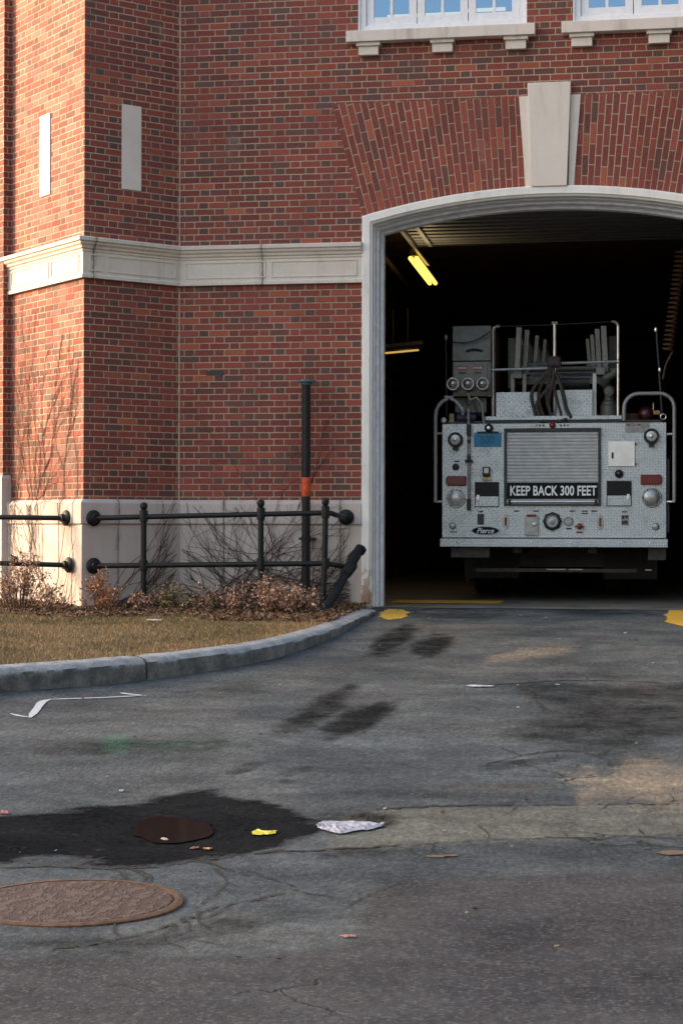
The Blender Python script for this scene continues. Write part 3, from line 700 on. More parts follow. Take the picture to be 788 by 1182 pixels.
# garage interior
IX0, IX1, IY1, IZ = .9, 9.3, 21., 4.95
mb = MB(); mb.add([(IX0, .36, 0), (IX0, IY1, 0), (IX1, IY1, 0), (IX1, .36, 0), (IX0, .36, IZ), (IX0, IY1, IZ), (IX1, IY1, IZ), (IX1, .36, IZ)], [(0, 1, 5, 4), (1, 2, 6, 5), (2, 3, 7, 6), (4, 5, 6, 7)])
zt = arcz(DC)+.02
for x0, x1, z0, z1 in ((IX0, D0+.1, -.1, IZ), (D1-.1, IX1, -.1, IZ), (D0+.1, D1-.1, zt, IZ)): mb.add([(x0, .37, z0), (x1, .37, z0), (x1, .37, z1), (x0, .37, z1)], [(0, 1, 2, 3)])
# spandrels left and right of the arch
for s in (-1, 1):
    pts = [(DC+s*(DC-D0-.09)*k/10, arcz(DC+s*(DC-D0-.09)*k/10)-.02) for k in range(11)]
    mb.add([(x, .368, z) for x, z in pts]+[(pts[-1][0], .368, zt+.02), (DC, .368, zt+.02)], [tuple(range(13))])
mb.build('garage_interior', DARKIN, ST)
# upper room behind the windows
mb = MB(); mb.add([(1.0, .12, 5.6), (1.0, 4, 5.6), (7, 4, 5.6), (7, .12, 5.6), (1.0, .12, 8), (1.0, 4, 8), (7, 4, 8), (7, .12, 8)], [(0, 1, 5, 4), (1, 2, 6, 5), (2, 3, 7, 6), (4, 5, 6, 7), (0, 1, 2, 3)])
mb.build('upper_room', simple('room_paint', (.10, .13, .16), .8), ST)
FLOOR = simple('garage_floor_concrete', (.125, .115, .10), .5, 0, .3, 8, .002)
def fl():
    t = NT('garage_floor', .45); a = t.noise(1.8, 5, .6); b = t.noise(60, 4, .7); P = t.sep(t.pos())
    c = t.mix(a, (.16, .15, .13), (.30, .28, .23)); c = t.mix(t.mul(t.ss(t.noise(2.5, 5, .6), .5, .65), .6), c, (.05, .047, .045))
    c = t.mix(t.mul(b, .4), c, (.05, .05, .048)); t.col(c); t.rough(t.math('MULTIPLY_ADD', a, .3, .3)); t.bump(b, .002); return t.m
mb = MB(); mb.add([(IX0, -.62, .004), (IX1, -.62, .004), (IX1, IY1, .004), (IX0, IY1, .004)], [(0, 1, 2, 3)])
fm = MB(); vs = []; fm.add([(D0+.02, -.55+.03*0, gh(3, -.55)+.010)], []) if False else None
tag(MB().add([(IX0, -.02, .006), (IX1, -.02, .006), (IX1, IY1, .006), (IX0, IY1, .006)], [(0, 1, 2, 3)]).build('garage_floor', fl()), kind='structure')
tag(MB().add([(D0+.15, .95, .012), (D0+1.35, .95, .012), (D0+1.35, 1.75, .012), (D0+.15, 1.75, .012)], [(0, 1, 2, 3)]).build('yellow_floor_stripe', YPD), kind='structure')
# door frame: casing and stepped reveal swept round the opening
def ring(nf, y):      # inset nf
    pts = [(D0+nf, -.02), (D0+nf, 1.0), (D0+nf, 2.2), (D0+nf, 3.2)]
    R = ARC_R-nf; a0 = math.asin((DC-D0-nf)/R); K = 28
    pts += [(DC+sin(-a0+2*a0*k/K)*R, ARC_Z+cos(-a0+2*a0*k/K)*R) for k in range(K+1)]
    pts += [(D1-nf, 3.2), (D1-nf, 2.2), (D1-nf, 1.0), (D1-nf, -.02)]
    return [(x, y, z) for x, z in pts]
def framesweep(prof): 
    rs = [ring(a, b) for a, b in prof]; return MB().sweep(list(zip(*rs)))
framesweep([(0, .05), (0, -.045), (.012, -.055), (.080, -.055), (.090, -.04), (.105, -.03), (.110, -.02), (.110, .05)]).build('door_frame', FRAME, ST)
FR2 = simple('shade_tinted_reveal_paint', (.78, .83, .90), .5, 0, .12, 10)  # bluish shade of the reveal is put into its paint colour
framesweep([(.108, .045), (.122, .045), (.128, .06), (.128, .13), (.138, .136), (.150, .136), (.156, .15), (.156, .25), (.166, .256), (.186, .256), (.186, .37), (0.02, .37)]).build('door_reveal', FR2, ST)
# overhead door rolled up under the ceiling
DOORG = simple('grey_overhead_door', (.20, .21, .22), .6, 0, .12, 14)
mb = MB(); zA, zB = 4.42, 4.42
mb.box(2.05, 5.75, .45, 3.95, 4.40, 4.44)
for k in range(15): mb.box(2.06, 5.74, .52+k*.24, .54+k*.24, 4.383, 4.399)
od = mb.build('overhead_door', DOORG, ST, bevel=.003)
for k in (0, 1): MB().box(2.2+k*3.3, 2.25+k*3.3, .5, 3.9, 4.36, 4.382).build('stile', DOORG, od)
MB().box(2.04, 5.76, 3.951, 3.99, 4.375, 4.445).build('bottom_seal', DARKMETAL, od)
for x in (1.99, 5.78): MB().box(x, x+.04, .4, 5.5, 4.36, 4.41).build('door_track', simple('galvanised_track', (.3, .3, .3), .4, .8), ST)
# window sills, corbels, windows
for (wx0, wx1), (s0, s1) in ((W1, (1.792, 3.742)), (W2, (4.012, 5.985))):
    MB().box(s0, s1, -.115, .10, 5.873, 5.988).build('window_sill', KEYST, ST, bevel=.006)
    for cx in ((2.02, 2.79, 3.545) if wx0 < 3 else (4.215, 4.99, 5.76)):
        mb = MB(); mb.box(cx-.125, cx+.125, -.085, .02, 5.835, 5.8725); mb.box(cx-.105, cx+.105, -.06, .02, 5.744, 5.8345)
        mb.build('corbel', KEYST, ST, bevel=.004)
    mb = MB(); F0, F1 = .075, .12
    wb, wt = 5.9885, WT
    # outer frame
    mb.box(wx0, wx0+.075, .03, .13, wb, wt); mb.box(wx1-.075, wx1, .03, .13, wb, wt); mb.box(wx0+.0755, wx1-.0755, .03, .13, wb, wb+.085); mb.box(wx0+.0755, wx1-.0755, .03, .13, wt-.07, wt)
    cw = (wx1-wx0-.15)/3
    win = mb.build('window', WHITE, ST, bevel=.003)
    
    for q_ in (wx0, wx1-.012): MB().box(q_, q_+.012, -.001, .03, wb, wt).build('jamb_lining', WHITE, win)
    for k in range(3):
        a = wx0+.075+cw*k+.004; b = a+cw-.008; y0, y1 = (.055, .095); mb = MB(); st = .078; z0 = wb+.089; z1 = wt-.074
        mb.box(a, a+st, y0, y1, z0, z1); mb.box(b-st, b, y0, y1, z0, z1); mb.box(a+st+.0005, b-st-.0005, y0, y1, z0, z0+st*1.1); mb.box(a+st+.0005, b-st-.0005, y0, y1, z1-st, z1)
        c = (a+b)/2; mb.box(c-.015, c+.015, y0+.004, y1-.004, z0+st*1.1, z1-st)
        for zz in (z0+.42, z0+.86): mb.box(a+st, c-.0155, y0+.006, y1-.006, zz, zz+.022); mb.box(c+.0155, b-st, y0+.006, y1-.006, zz, zz+.022)
        sa = mb.build('sash', WHITE, win, bevel=.002)
        MB().add([(a+st, .078, z0+.075), (b-st, .078, z0+.075), (b-st, .078, z1-.05), (a+st, .078, z1-.05)], [(0, 1, 2, 3)]).build('pane', GLASS, sa)
    if wx0 < 3:
        for i, (q0, q1) in enumerate(((2.05, 2.8), (2.9, 3.3))): tag(MB().tube([(q0-.1, 1.9, 6.70+.03*i), (q1+.0, 1.9, 6.70+.03*i)], .022, 8).build('ceiling_tube_lamp', emis('office_tube', (1, .78, .4), 1.1)), ['lit fluorescent tube seen through the left casement of the upper window', 'short lit fluorescent tube seen through the middle casement of the upper window'][i], 'ceiling light')
# threshold block at the foot of the left jamb
MB().box(D0-.16, D0+.115, -.16, -.057, -.06, .035).build('jamb_plinth', stone_mat('plinth_stone', (.36, .34, .30)), ST, bevel=.012)

# lamps inside the garage
def lamp(p, q, r, mat, label, n=2, name='fluorescent_lamp'):
    a, b = Vector(p), Vector(q); t = thing(name, a.lerp(b, .5), label, 'ceiling light'); d = (b-a).normalized(); s = Vector((-d.y, d.x, 0)); 
    for k in range(n):
        o = s*((k-.5)*.08 if n == 2 else 0); MB().tube([a+o, b+o], r, 8).build('tube', mat, t, smooth=True)
    hs = MB(); c = Vector((0, 0, .07))
    hs.tube([a+c-d*.06, b+c+d*.06], .05, 6).build('housing', GREYP if False else DARKMETAL, t); MB().cyl(a.lerp(b, .3)+c, a.lerp(b, .3)+Vector((0, 0, .55)), .008, n=5).build('hanger', DARKMETAL, t); MB().cyl(a.lerp(b, .7)+c, a.lerp(b, .7)+Vector((0, 0, .55)), .008, n=5).build('hanger', DARKMETAL, t)
def zp(px, py, z): d = ray(px, py); return CAM+d*((z-CAM.z)/d.z)
lamp(zp(477, 298, 4.3), zp(499, 327, 4.3), .029, TUBE, 'bright yellow twin tube lamp hanging high inside the dark garage')
a, b = at(441, 408, 4.5), at(483, 404, 4.5); lamp(a, b, .013, TUBE2, 'dim yellow tube lamp far inside the garage beside the left door jamb', 1)
PIPEM = simple('brown_pipe_paint', (.16, .09, .05), .5)
tag(MB().tube([zp(444, 298, 4.5), zp(470, 329, 4.5)], .035, 8).build('ceiling_pipe', PIPEM), 'brown pipe running under the garage ceiling left of the bright tube lamp', 'pipe')
for nm_, p_, en in (('bright_tube_light', zp(487, 312, 4.0), 11.), ('far_tube_light', at(465, 406, 5.2), 5.)):
    l_ = bpy.data.lights.new(nm_, 'POINT'); l_.energy = en; l_.color = (1., .72, .36); l_.shadow_soft_size = .12; o_ = bpy.data.objects.new(nm_, l_); COL.objects.link(o_); o_.location = p_
# pipes and conduit on the dim side wall
for i_, (z_, y0_) in enumerate(((3.1, 1.5), (3.35, 2.2), (2.2, 3.))):
    tag(MB().tube([(1.0, y0_, z_), (1.0, 17, z_)], .045, 8).build('wall_pipe', PIPEM), ['middle of the three pipes along the dim left garage wall', 'highest of the three pipes along the dim left garage wall', 'lowest of the three pipes along the dim left garage wall'][i_], 'pipe', 'pipes along the garage wall')
# hanging coiled hose at the right edge of the doorway
mb = MB(); p0, p1 = at(786, 288, 1.2), at(770, 405, 1.2); pts = []
for i in range(22*10+1):
    t_ = i/220; c = p0.lerp(p1, t_)+Vector((0, 0, 0)); a = 2*pi*i/10; pts.append(c+Vector((cos(a)*.055, sin(a)*.055, 0)))
pts = [p0+Vector((0, 0, .75)), p0+Vector((0, 0, .2))]+pts+[p1+Vector((-.02, .03, -.15)), p1+Vector((-.05, .05, -.3))]
tag(mb.tube(pts, .011, 6).build('coiled_air_hose', simple('orange_brown_hose', (.06, .026, .008), .5), smooth=True), 'orange brown coiled air hose hanging inside the right of the doorway', 'hose')
# shelving of odds and ends in the gloom, left of the engine
sh = thing('storage_shelf', (2.7, 9, 0), 'dim metal shelf rack with boxes against the left side of the garage', 'shelf'); SHM = simple('shelf_paint', (.10, .085, .08), .6)
for x in (2.2, 3.2):
    for y in (9., 9.5): MB().box(x, x+.04, y, y+.04, 0, 1.75).build('post', SHM, sh)
for z in (.25, .75, 1.25, 1.7): MB().box(2.19, 3.25, 8.99, 9.55, z, z+.03).build('shelf', SHM, sh)
for i, (x, z, w, h) in enumerate(((2.3, .281, .4, .3), (2.8, .281, .32, .36), (2.35, .781, .3, .3), (2.75, .781, .42, .24), (2.4, 1.281, .5, .25))):
    o = MB().box(x, x+w, 9.05, 9.45, z, z+h).build('storage_box', simple('dusty_carton', (.10+.02*i, .075, .055), .8)); tag(o, ['low carton at the left of the bottom shelf', 'taller carton at the right of the bottom shelf', 'carton at the left of the second shelf', 'wide flat carton at the right of the second shelf', 'long carton alone on the third shelf'][i]+' of the garage rack', 'box', 'cartons on the garage rack')

# ------------------------------------------------------------------ fire engine
TY = 1.5
def tx(px): return 2.63+(px-510)*.00953
def tz(py): return .625+(631.5-py)*.00962
def diamond():
    t = NT('diamond_plate', .42, .6); P = t.sep(t.pos()); S = 1/.030
    a = t.mul(t.add(P[0], t.mul(P[1], .7)), S); b = t.mul(t.add(P[2], t.mul(P[1], .7)), S)
    ca = t.math('FLOOR', a); cb = t.math('FLOOR', b); par = t.math('MODULO', t.math('ABSOLUTE', t.add(ca, cb)), 2.)
    fa = t.sub(t.sub(a, ca), .5); fb = t.sub(t.sub(b, cb), .5); sg = t.math('MULTIPLY_ADD', par, 2., -1.)
    u = t.add(fa, t.mul(fb, sg)); v = t.sub(fa, t.mul(fb, sg))
    r = t.math('SQRT', t.add(t.math('POWER', t.math('DIVIDE', u, .80), 2.), t.math('POWER', t.math('DIVIDE', v, .26), 2.)))
    m = t.ss(r, 1.0, .45); big = t.noise(2.2, 4, .6); gr = t.noise(9, 5, .6)
    c = t.mix(m, (.44, .48, .51), (.92, .96, 1.)); c = t.mix(t.mul(t.ss(big, .35, .7), .3), c, (.48, .54, .58)); c = t.mix(t.mul(t.ss(gr, .5, .75), .3), c, (.12, .11, .10))
    t.col(c); t.rough(t.math('MULTIPLY_ADD', gr, .25, .30)); t.bump(m, .004, 1.); return t.m
DIA = diamond()
REDP = simple('dark_red_truck_paint', (.16, .008, .010), .3, 0, .1, 20)
REDL = simple('red_lens', (.13, .003, .006), .35, 0, .25, 60); CLEARL = simple('clear_lens', (.45, .46, .45), .2, .3, .15, 60)
SHUT = simple('shutter_aluminium', (.42, .44, .45), .55, .3, .1, 12); DOORD = simple('dark_door_window', (.012, .012, .013), .5, spec=.2)
SIGNB = simple('black_sign', (.010, .012, .014), .75, spec=.15); LET = simple('reflective_letters', (.80, .84, .86), .5, 0, .05)
TYRE = simple('tyre_rubber', (.012, .012, .012), .85, 0, .3, 40, .004); BLUE = simple('blue_placard', (.004, .17, .33), .5, 0, .25, 40)
FE = thing('fire_engine', (3.87, 7., 0), 'silver backed ladder fire engine parked nose-in inside the open garage', 'fire engine')
def TP(x0, x1, y0, y1, d0, d1):     # box given by elevation px and depth offsets from the tail
    return MB().box(tx(x0), tx(x1), TY+d0, TY+d1, tz(y1), tz(y0))
X0, X1 = tx(510), tx(768.5)
body = MB().box(X0+.02, X1-.02, TY+.02, 10.5, .70, 1.93).build('body', REDP, FE, bevel=.02)
rp = TP(510, 768.3, 489.5, 621.5, 0, .018).build('rear_panel', DIA, FE, bevel=.004)
ts = MB(); ts.box(tx(508.5), tx(770), TY-.10, TY+.3, tz(632), tz(622.5)); ts.build('tail_step', DIA, FE, bevel=.006)
for x in (530, 580, 615, 660, 715, 750): MB().lathe((tx(x), TY-.1, tz(627)), (0, -1, 0), [(.012, 0), (.012, .004), (.004, .007)], 8).build('bolt', CHROME, FE)
# chassis in the dark underneath
MB().box(3.40, 3.50, TY+.3, 14., .55, .75).build('chassis_rail', DARKMETAL, FE); MB().box(4.24, 4.34, TY+.3, 14., .55, .75).build('chassis_rail', DARKMETAL, FE)
MB().box(tx(520), tx(565), TY+.05, TY+.25, .50, .62).build('tow_bracket', DARKMETAL, FE); MB().box(tx(748), tx(768), TY+.05, TY+.25, .48, .62).build('tow_bracket', DARKMETAL, FE)
MB().box(2.95, 4.8, TY+1.8, TY+2.1, .36, .60).build('axle', DARKMETAL, FE)
MB().box(tx(545), tx(735), TY+.5, TY+.62, .33, .37).build('cross_member', DARKMETAL, FE)
for a_, b_ in ((629, 652), (656, 672), (745, 752)): MB().box(tx(a_), tx(b_), TY+.47, TY+.495, .355, .367).build('glint_strip', STEEL, FE)  # pale steel strips modelled as broken glints below the tail
def wheel(cx, cy, w=.28, r=.53):
    t = MB().lathe((cx-w/2, cy, r), (1, 0, 0), [(r*.62, 0), (r*.9, 0), (r*.98, .03), (r, .07), (r, w-.07), (r*.98, w-.03), (r*.9, w), (r*.62, w)], 32).build('wheel', TYRE, FE, smooth=True)
    MB().lathe((cx-w/2+.02, cy, r), (1, 0, 0), [(.08, .03), (r*.3, .01), (r*.6, .0), (r*.62, .02), (r*.62, w-.06), (r*.3, w-.05)], 24).build('rim', STEEL, t, smooth=True)
for cx in (2.90, 3.23, 4.52, 4.85): wheel(cx, 4.3)
for cx in (2.92, 4.82): wheel(cx, 11.5)
MB().box(X0+.0, X1-.0, 10.6, 13.2, .7, 2.75).build('cab', REDP, FE, bevel=.08)
# mud flaps
for a, b in ((2.72, 3.38), (4.38, 5.02)): MB().box(a, b, TY+1.75, TY+1.77, .22, .68).build('mud_flap', BLACK, FE)
# roller shutter
sf = MB()
sf.box(tx(582.5), tx(585.5), TY-.03, TY, tz(584.5), tz(495.2)); sf.box(tx(691), tx(694), TY-.03, TY, tz(584.5), tz(495.2)); sf.box(tx(585.5)+.001, tx(691)-.001, TY-.03, TY, tz(499.2), tz(495.2)); sf.box(tx(585.5)+.001, tx(691)-.001, TY-.03, TY, tz(584.5), tz(582.6))
sf.build('shutter_frame', DARKMETAL, FE, bevel=.002)
sm = MB(); z = tz(577); zt_ = tz(499.5); ns = 20; hgt = (zt_-z)/ns
sx0, sx1 = tx(585.8), tx(690.8)
for k in range(ns):
    a = z+k*hgt; pr = [(0, 0), (-.005, .12), (-.007, .45), (-.006, .82), (-.001, .94), (0, 1)]
    vs = [(x, TY-.004+p, a+q*hgt) for x in (sx0, sx1) for p, q in pr]; n = len(pr); sm.add(vs, [(i, i+1, i+n+1, i+n) for i in range(n-1)])
sh_ = sm.build('roller_shutter', SHUT, FE)
MB().cyl((tx(586), TY-.03, tz(580)), (tx(691), TY-.03, tz(580)), .014, n=10).build('lift_bar', CHROME, sh_, smooth=True)
for a in (589, 688.5): MB().box(tx(a)-.016, tx(a)+.016, TY-.045, TY-.01, tz(583), tz(577.5)).build('latch', BLACK, sh_)
sg = TP(585.9, 690.7, 558, 576.3, -.024, -.0195).build('sign_board', SIGNB, FE)
def text(s, x, z, h, w, mat, parent, y, name='lettering', shear=0., off=.0, ext=.001, rx=pi/2):
    cu = bpy.data.curves.new('txt', 'FONT'); cu.body = s; cu.size = 1.; cu.align_x = 'CENTER'; cu.align_y = 'CENTER'; cu.shear = shear; cu.offset = off; cu.extrude = .0; cu.resolution_u = 3
    o = bpy.data.objects.new('tmp', cu); COL.objects.link(o); bpy.context.view_layer.update()
    me = bpy.data.meshes.new_from_object(o.evaluated_get(bpy.context.evaluated_depsgraph_get())); bpy.data.objects.remove(o)
    V = np.array([v.co[:] for v in me.vertices]); mn, mx = V.min(0), V.max(0); sc = (w/(mx[0]-mn[0]), h/(mx[1]-mn[1])); c = (mn+mx)/2
    for v in me.vertices: v.co = ((v.co.x-c[0])*sc[0], 0, (v.co.y-c[1])*sc[1])
    me.materials.clear(); me.materials.append(mat); o = bpy.data.objects.new(name, me)
    return link(o, parent, Vector((x, y, z)))
text('KEEP BACK 300 FEET', tx(639.5), tz(567.2), .112, tx(689.3)-tx(589.6), LET, sg, TY-.0265, off=.022)
# marker lights, lamps, caps
def marker(px0, px1, py0, py1, d):
    a, b, z0, z1 = tx(px0), tx(px1), tz(py1), tz(py0); zm = (z0+z1)/2; e = .045
    P = [(a+e*.4, z0), (b, z0), (b, z1), (a+e*.4, z1), (a, zm+.02), (a, zm-.02)] if d < 0 else [(a, z0), (b-e*.4, z0), (b, zm-.02), (b, zm+.02), (b-e*.4, z1), (a, z1)]
    o = MB().prism(P, TY-.035, TY+.001).build('marker_light', REDL, FE, bevel=.010, seg=3)
    MB().box(a+.05, b-.05, TY-.037, TY-.0352, zm-.018, zm+.018).build('reflector', simple('red_prism', (.15, .004, .008), .3, 0, .4, 150), o)
marker(514.5, 538.3, 550, 561.4, -1); marker(739.2, 763.6, 549, 560.5, 1)
def disc(px, py, r, prof, mat, name, parent=None, y=TY, n=28): return MB().lathe((tx(px), y, tz(py)), (0, -1, 0), [(a*r, b) for a, b in prof], n).build(name, mat, parent or FE, smooth=True)
for px, py in ((525.7, 508), (751.5, 505.2)):
    o = disc(px, py, .083, [(1, 0), (1, .05), (.92, .062), (.80, .062), (.72, .045)], BLACK, 'work_light'); disc(px, py, .062, [(1, .040), (.9, .050), (.4, .058), (0, .060)], CLEARL, 'lens', o, n=20)
    MB().box(tx(px)-.03, tx(px)+.03, TY-.05, TY, tz(py)-.115, tz(py)-.078).build('bracket', BLACK, o)
    disc(px, py, .022, [(1, .060), (.6, .066)], CHROME, 'bulb', o, n=12)
for px, py in ((526, 576), (752, 575.3)):
    o = disc(px, py, .108, [(1, 0), (1, .012), (.94, .020), (.88, .020), (.84, .012), (.80, .016), (.3, .030), (0, .032)], CLEARL if px < 600 else STEEL, 'round_cover')
    for k in range(6): MB().lathe((tx(px)+cos(k*pi/3)*.098, TY-.02, tz(py)+sin(k*pi/3)*.098), (0, -1, 0), [(.007, 0), (.007, .004)], 6).build('screw', DARKMETAL, o)
disc(526, 539.5, .038, [(1, 0), (1, .02), (.8, .035), (.3, .04)], BLACK, 'push_button'); disc(714.7, 548, .047, [(1, 0), (1, .02), (.9, .03), (.5, .05), (.2, .055)], simple('smoked_lens', (.03, .012, .02), .12), 'camera_dome')
disc(522.5, 608, .038, [(1, 0), (1, .01), (.7, .02), (.7, .03), (.2, .034)], STEEL, 'outlet_cap'); disc(756.2, 608.3, .042, [(1, 0), (1, .01), (.7, .02), (.7, .03), (.2, .034)], STEEL, 'outlet_cap')
TP(519, 527, 613.5, 616, -.004, 0).build('label_plate', GREYP, FE); TP(524, 530, 532.2, 533.8, -.004, 0).build('label_plate', DARKMETAL, FE)
o = disc(564.7, 494.5, .048, [(1, 0), (1, .03), (.8, .06), (.3, .075)], BLACK, 'spot_lamp'); disc(564.9, 495, .02, [(1, .0755), (.3, .08)], CHROME, 'lens', o, n=10)
o = TP(557.8, 566.2, 539.5, 551, -.06, 0).build('step_light', BLACK, FE, bevel=.012); TP(559.5, 565, 541, 547, -.066, -.0605).build('lens', CLEARL, o, bevel=.002); MB().box(tx(557), tx(567), TY-.04, TY, tz(555), tz(552)).build('bracket', simple('brass', (.3, .22, .1), .4, .6), o)
# blue placard and its small print
o = TP(547.2, 579.3, 500, 516.5, -.006, 0).build('blue_placard', BLUE, FE)
text('500', tx(563), tz(508), .09, .15, simple('faded_blue_print', (.003, .06, .12), .5), o, TY-.0075); TP(551, 576, 498.5, 501, -.008, 0).build('rubber_edge', BLACK, o)
# small compartment doors
for px0, px1, py0, py1, pl in ((548.3, 576.7, 557, 586, 552.3), (700.5, 729, 556, 585.2, 725.3)):
    o = TP(px0, px1, py0, py1, -.010, 0).build('compartment_door', DARKMETAL, FE); ym = py0+.57*(py1-py0)
    TP(px0+1, px1-1, py0+1, ym, -.014, -.0105).build('window', DOORD, o); TP(px0+1, px1-1, ym+.3, py1-1, -.016, -.0105).build('lower_panel', DIA, o); TP(pl-1.6, pl+1.6, ym-1.5, ym+4.5, -.03, -.0165).build('latch', CHROME, o, bevel=.003)
o = TP(702.5, 732.7, 511, 539.5, -.018, 0).build('hatch_door', simple('plain_hatch', (.78, .77, .75), .45, .6, .1, 5), FE, bevel=.003); TP(706.2, 708.4, 523.5, 530.5, -.028, -.0185).build('handle', BLACK, o)
for yy in (513, 536): TP(732.8, 734.6, yy, yy+2, -.02, 0).build('hinge', DARKMETAL, o)
# maker's oval with pointed ends
bz, bx = tz(613.4), tx(560.8); pts = []
for k in range(36):
    a = 2*pi*k/36; pts.append((bx+.150*cos(a), bz+.044*sin(a)))
o = MB().prism(pts, TY-.008, TY).build('badge', SIGNB, FE); MB().prism([(bx-.19, bz), (bx-.13, bz-.018), (bx-.13, bz+.018)], TY-.006, TY).build('badge_point', STEEL, o); MB().prism([(bx+.19, bz), (bx+.13, bz+.018), (bx+.13, bz-.018)], TY-.006, TY).build('badge_point', STEEL, o)
mb = MB(); mb.tube([(bx+.151*cos(2*pi*k/36), TY-.009, bz+.045*sin(2*pi*k/36)) for k in range(37)], .0035, 5).build('badge_rim', STEEL, o)
text('Pierce', bx, bz, .058, .19, LET, o, TY-.0095, shear=.35, off=.006)
TP(551.5, 559, 594, 606.3, -.008, 0).build('vent_plate', DARKMETAL, FE, bevel=.003); TP(553, 558, 590.4, 592, -.004, 0).build('label_plate', DARKMETAL, FE)
REDH = simple('red_pull', (.16, .012, .008), .4)
for px, py in ((584.4, 603), (693.2, 603.5)):
    o = MB().prism([(tx(px)+.038*cos(2*pi*k/20), tz(py)+.088*sin(2*pi*k/20)) for k in range(20)], TY-.008, TY).build('pull_plate', STEEL, FE, bevel=.002); TP(px-1.2, px+1.2, py-5, py+4.5, -.024, -.0085).build('pull_handle', REDH, o, bevel=.004)
# clear sight box with its own lamp, hitch, gauges, knob
o = TP(606.8, 622.3, 596, 619, -.03, 0).build('inlet_box', simple('pale_plastic_box', (.32, .335, .31), .3, .2, .2, 12), FE, bevel=.006); TP(609, 620, 594.5, 597.5, -.036, -.0).build('handle', REDH, o, bevel=.003); disc(618, 606, .03, [(1, .03), (.8, .04), (.2, .045)], CLEARL, 'lens', o)
o = MB().lathe((tx(638.3), TY, tz(602.4)), (0, -1, 0), [(.105, 0), (.105, .03), (.085, .04)], 8).build('intake_port', BLACK, FE); disc(638.3, 602.4, .074, [(1, .035), (1, .06), (.88, .068), (.80, .05), (.55, .05), (.5, .062), (.15, .066), (.1, .056)], STEEL, 'cap', o)
o = disc(657, 602.5, .052, [(1, 0), (1, .012), (.88, .018), (.82, .012)], STEEL, 'gauge', n=20); disc(657, 602.5, .042, [(1, .013), (.2, .014)], simple('gauge_face', (.32, .34, .33), .4), 'dial', o, n=20); TP(654, 660.5, 610, 611.7, -.004, 0).build('label_plate', DARKMETAL, o)
o = disc(669.7, 608, .034, [(1, 0), (1, .02), (.8, .035), (.3, .04)], REDH, 'valve_knob', n=14); MB().box(tx(664), tx(675), TY-.025, TY-.015, tz(608.8), tz(607.4)).build('valve_bar', simple('dark_red', (.12, .01, .01), .4), o); TP(666, 673, 614, 616, -.004, 0).build('label_plate', REDH, o)
TP(717.2, 725.6, 594.8, 607, -.006, 0).build('switch_panel', GREYP, FE); 
for a, b, c, d in ((718, 721, 596, 599.5), (722, 725, 595.6, 598.6), (718, 724.5, 601.5, 605.5)): TP(a, b, c, d, -.010, -.0065).build('label_plate', DARKMETAL, FE)
for a, b, c in ((594, 600, 590), (616, 623, 590), (658, 664, 590), (672, 679, 590), (683, 690, 590), (718, 724, 590.8), (672, 679, 592.6)): TP(a, b, c, c+1.4, -.003, 0).build('label_plate', DARKMETAL, FE)
o = TP(721.9, 749.5, 489.9, 501, -.005, 0).build('danger_placard', simple('pale_placard', (.26, .27, .26), .5), FE); o2 = TP(723.6, 739, 491, 493, -.007, -.0055).build('placard_header', REDH, o); text('DANGER', tx(731.3), tz(492), .011, .09, LET, o2, TY-.0075)
AMB = simple('amber_lens', (.30, .14, .04), .3)
o = disc(638.5, 492, .022, [(1.6, 0), (1.6, .01), (1, .02), (.3, .024)], REDL, 'clearance_light', n=14)
for x in (620, 624, 628, 648, 652, 656): disc(x, 492, .012, [(1, 0), (.8, .006)], AMB if x in (620, 656) else DARKMETAL, 'clearance_light', n=10)
# top deck: strip of tread plate over the dark gap
MB().box(tx(560), tx(718), TY+.05, TY+.45, tz(485.3), tz(480.7)).build('deck_edge', DIA, FE, bevel=.003); MB().box(X0+.05, X1-.05, TY+.06, 10., 1.931, tz(486)).build('deck', DARKMETAL, FE)
def inv_u(pxl, pxr, pyt, pybl, pybr, r, y, rad=.022):
    a, b, t = tx(pxl), tx(pxr), tz(pyt); P = [(a, y, tz(pybl)), (a, y, t-r)]
    P += [(a+r-r*cos(k*pi/10), y, t-r+r*sin(k*pi/10)) for k in range(1, 6)]; P += [(b-r+r*sin(k*pi/10), y, t-r+r*cos(k*pi/10)) for k in range(0, 6)]; P += [(b, y, tz(pybr))]
    return MB().tube(P, rad, 10)
HR = simple('grey_handrail', (.26, .27, .28), .45, .3, .1, 30)
g1 = inv_u(502.3, 534, 459, 580.5, 470, .20, TY-.02).build('grab_rail', HR, FE, smooth=True); g2 = inv_u(720.3, 777.3, 456.5, 487, 580.5, .16, TY-.02).build('grab_rail', HR, FE, smooth=True)
for g, px, q in ((g1, 502.3, ((500.5, 509.5), (580, 509.5))), (g2, 777.3, ((503, 769), (580, 769)))):
    for py, xe in q: MB().cyl((tx(px), TY-.02, tz(py)), (tx(xe)+(.02 if px < 600 else -.02), TY+.03, tz(py)), .014, n=8).build('standoff', CHROME, g)
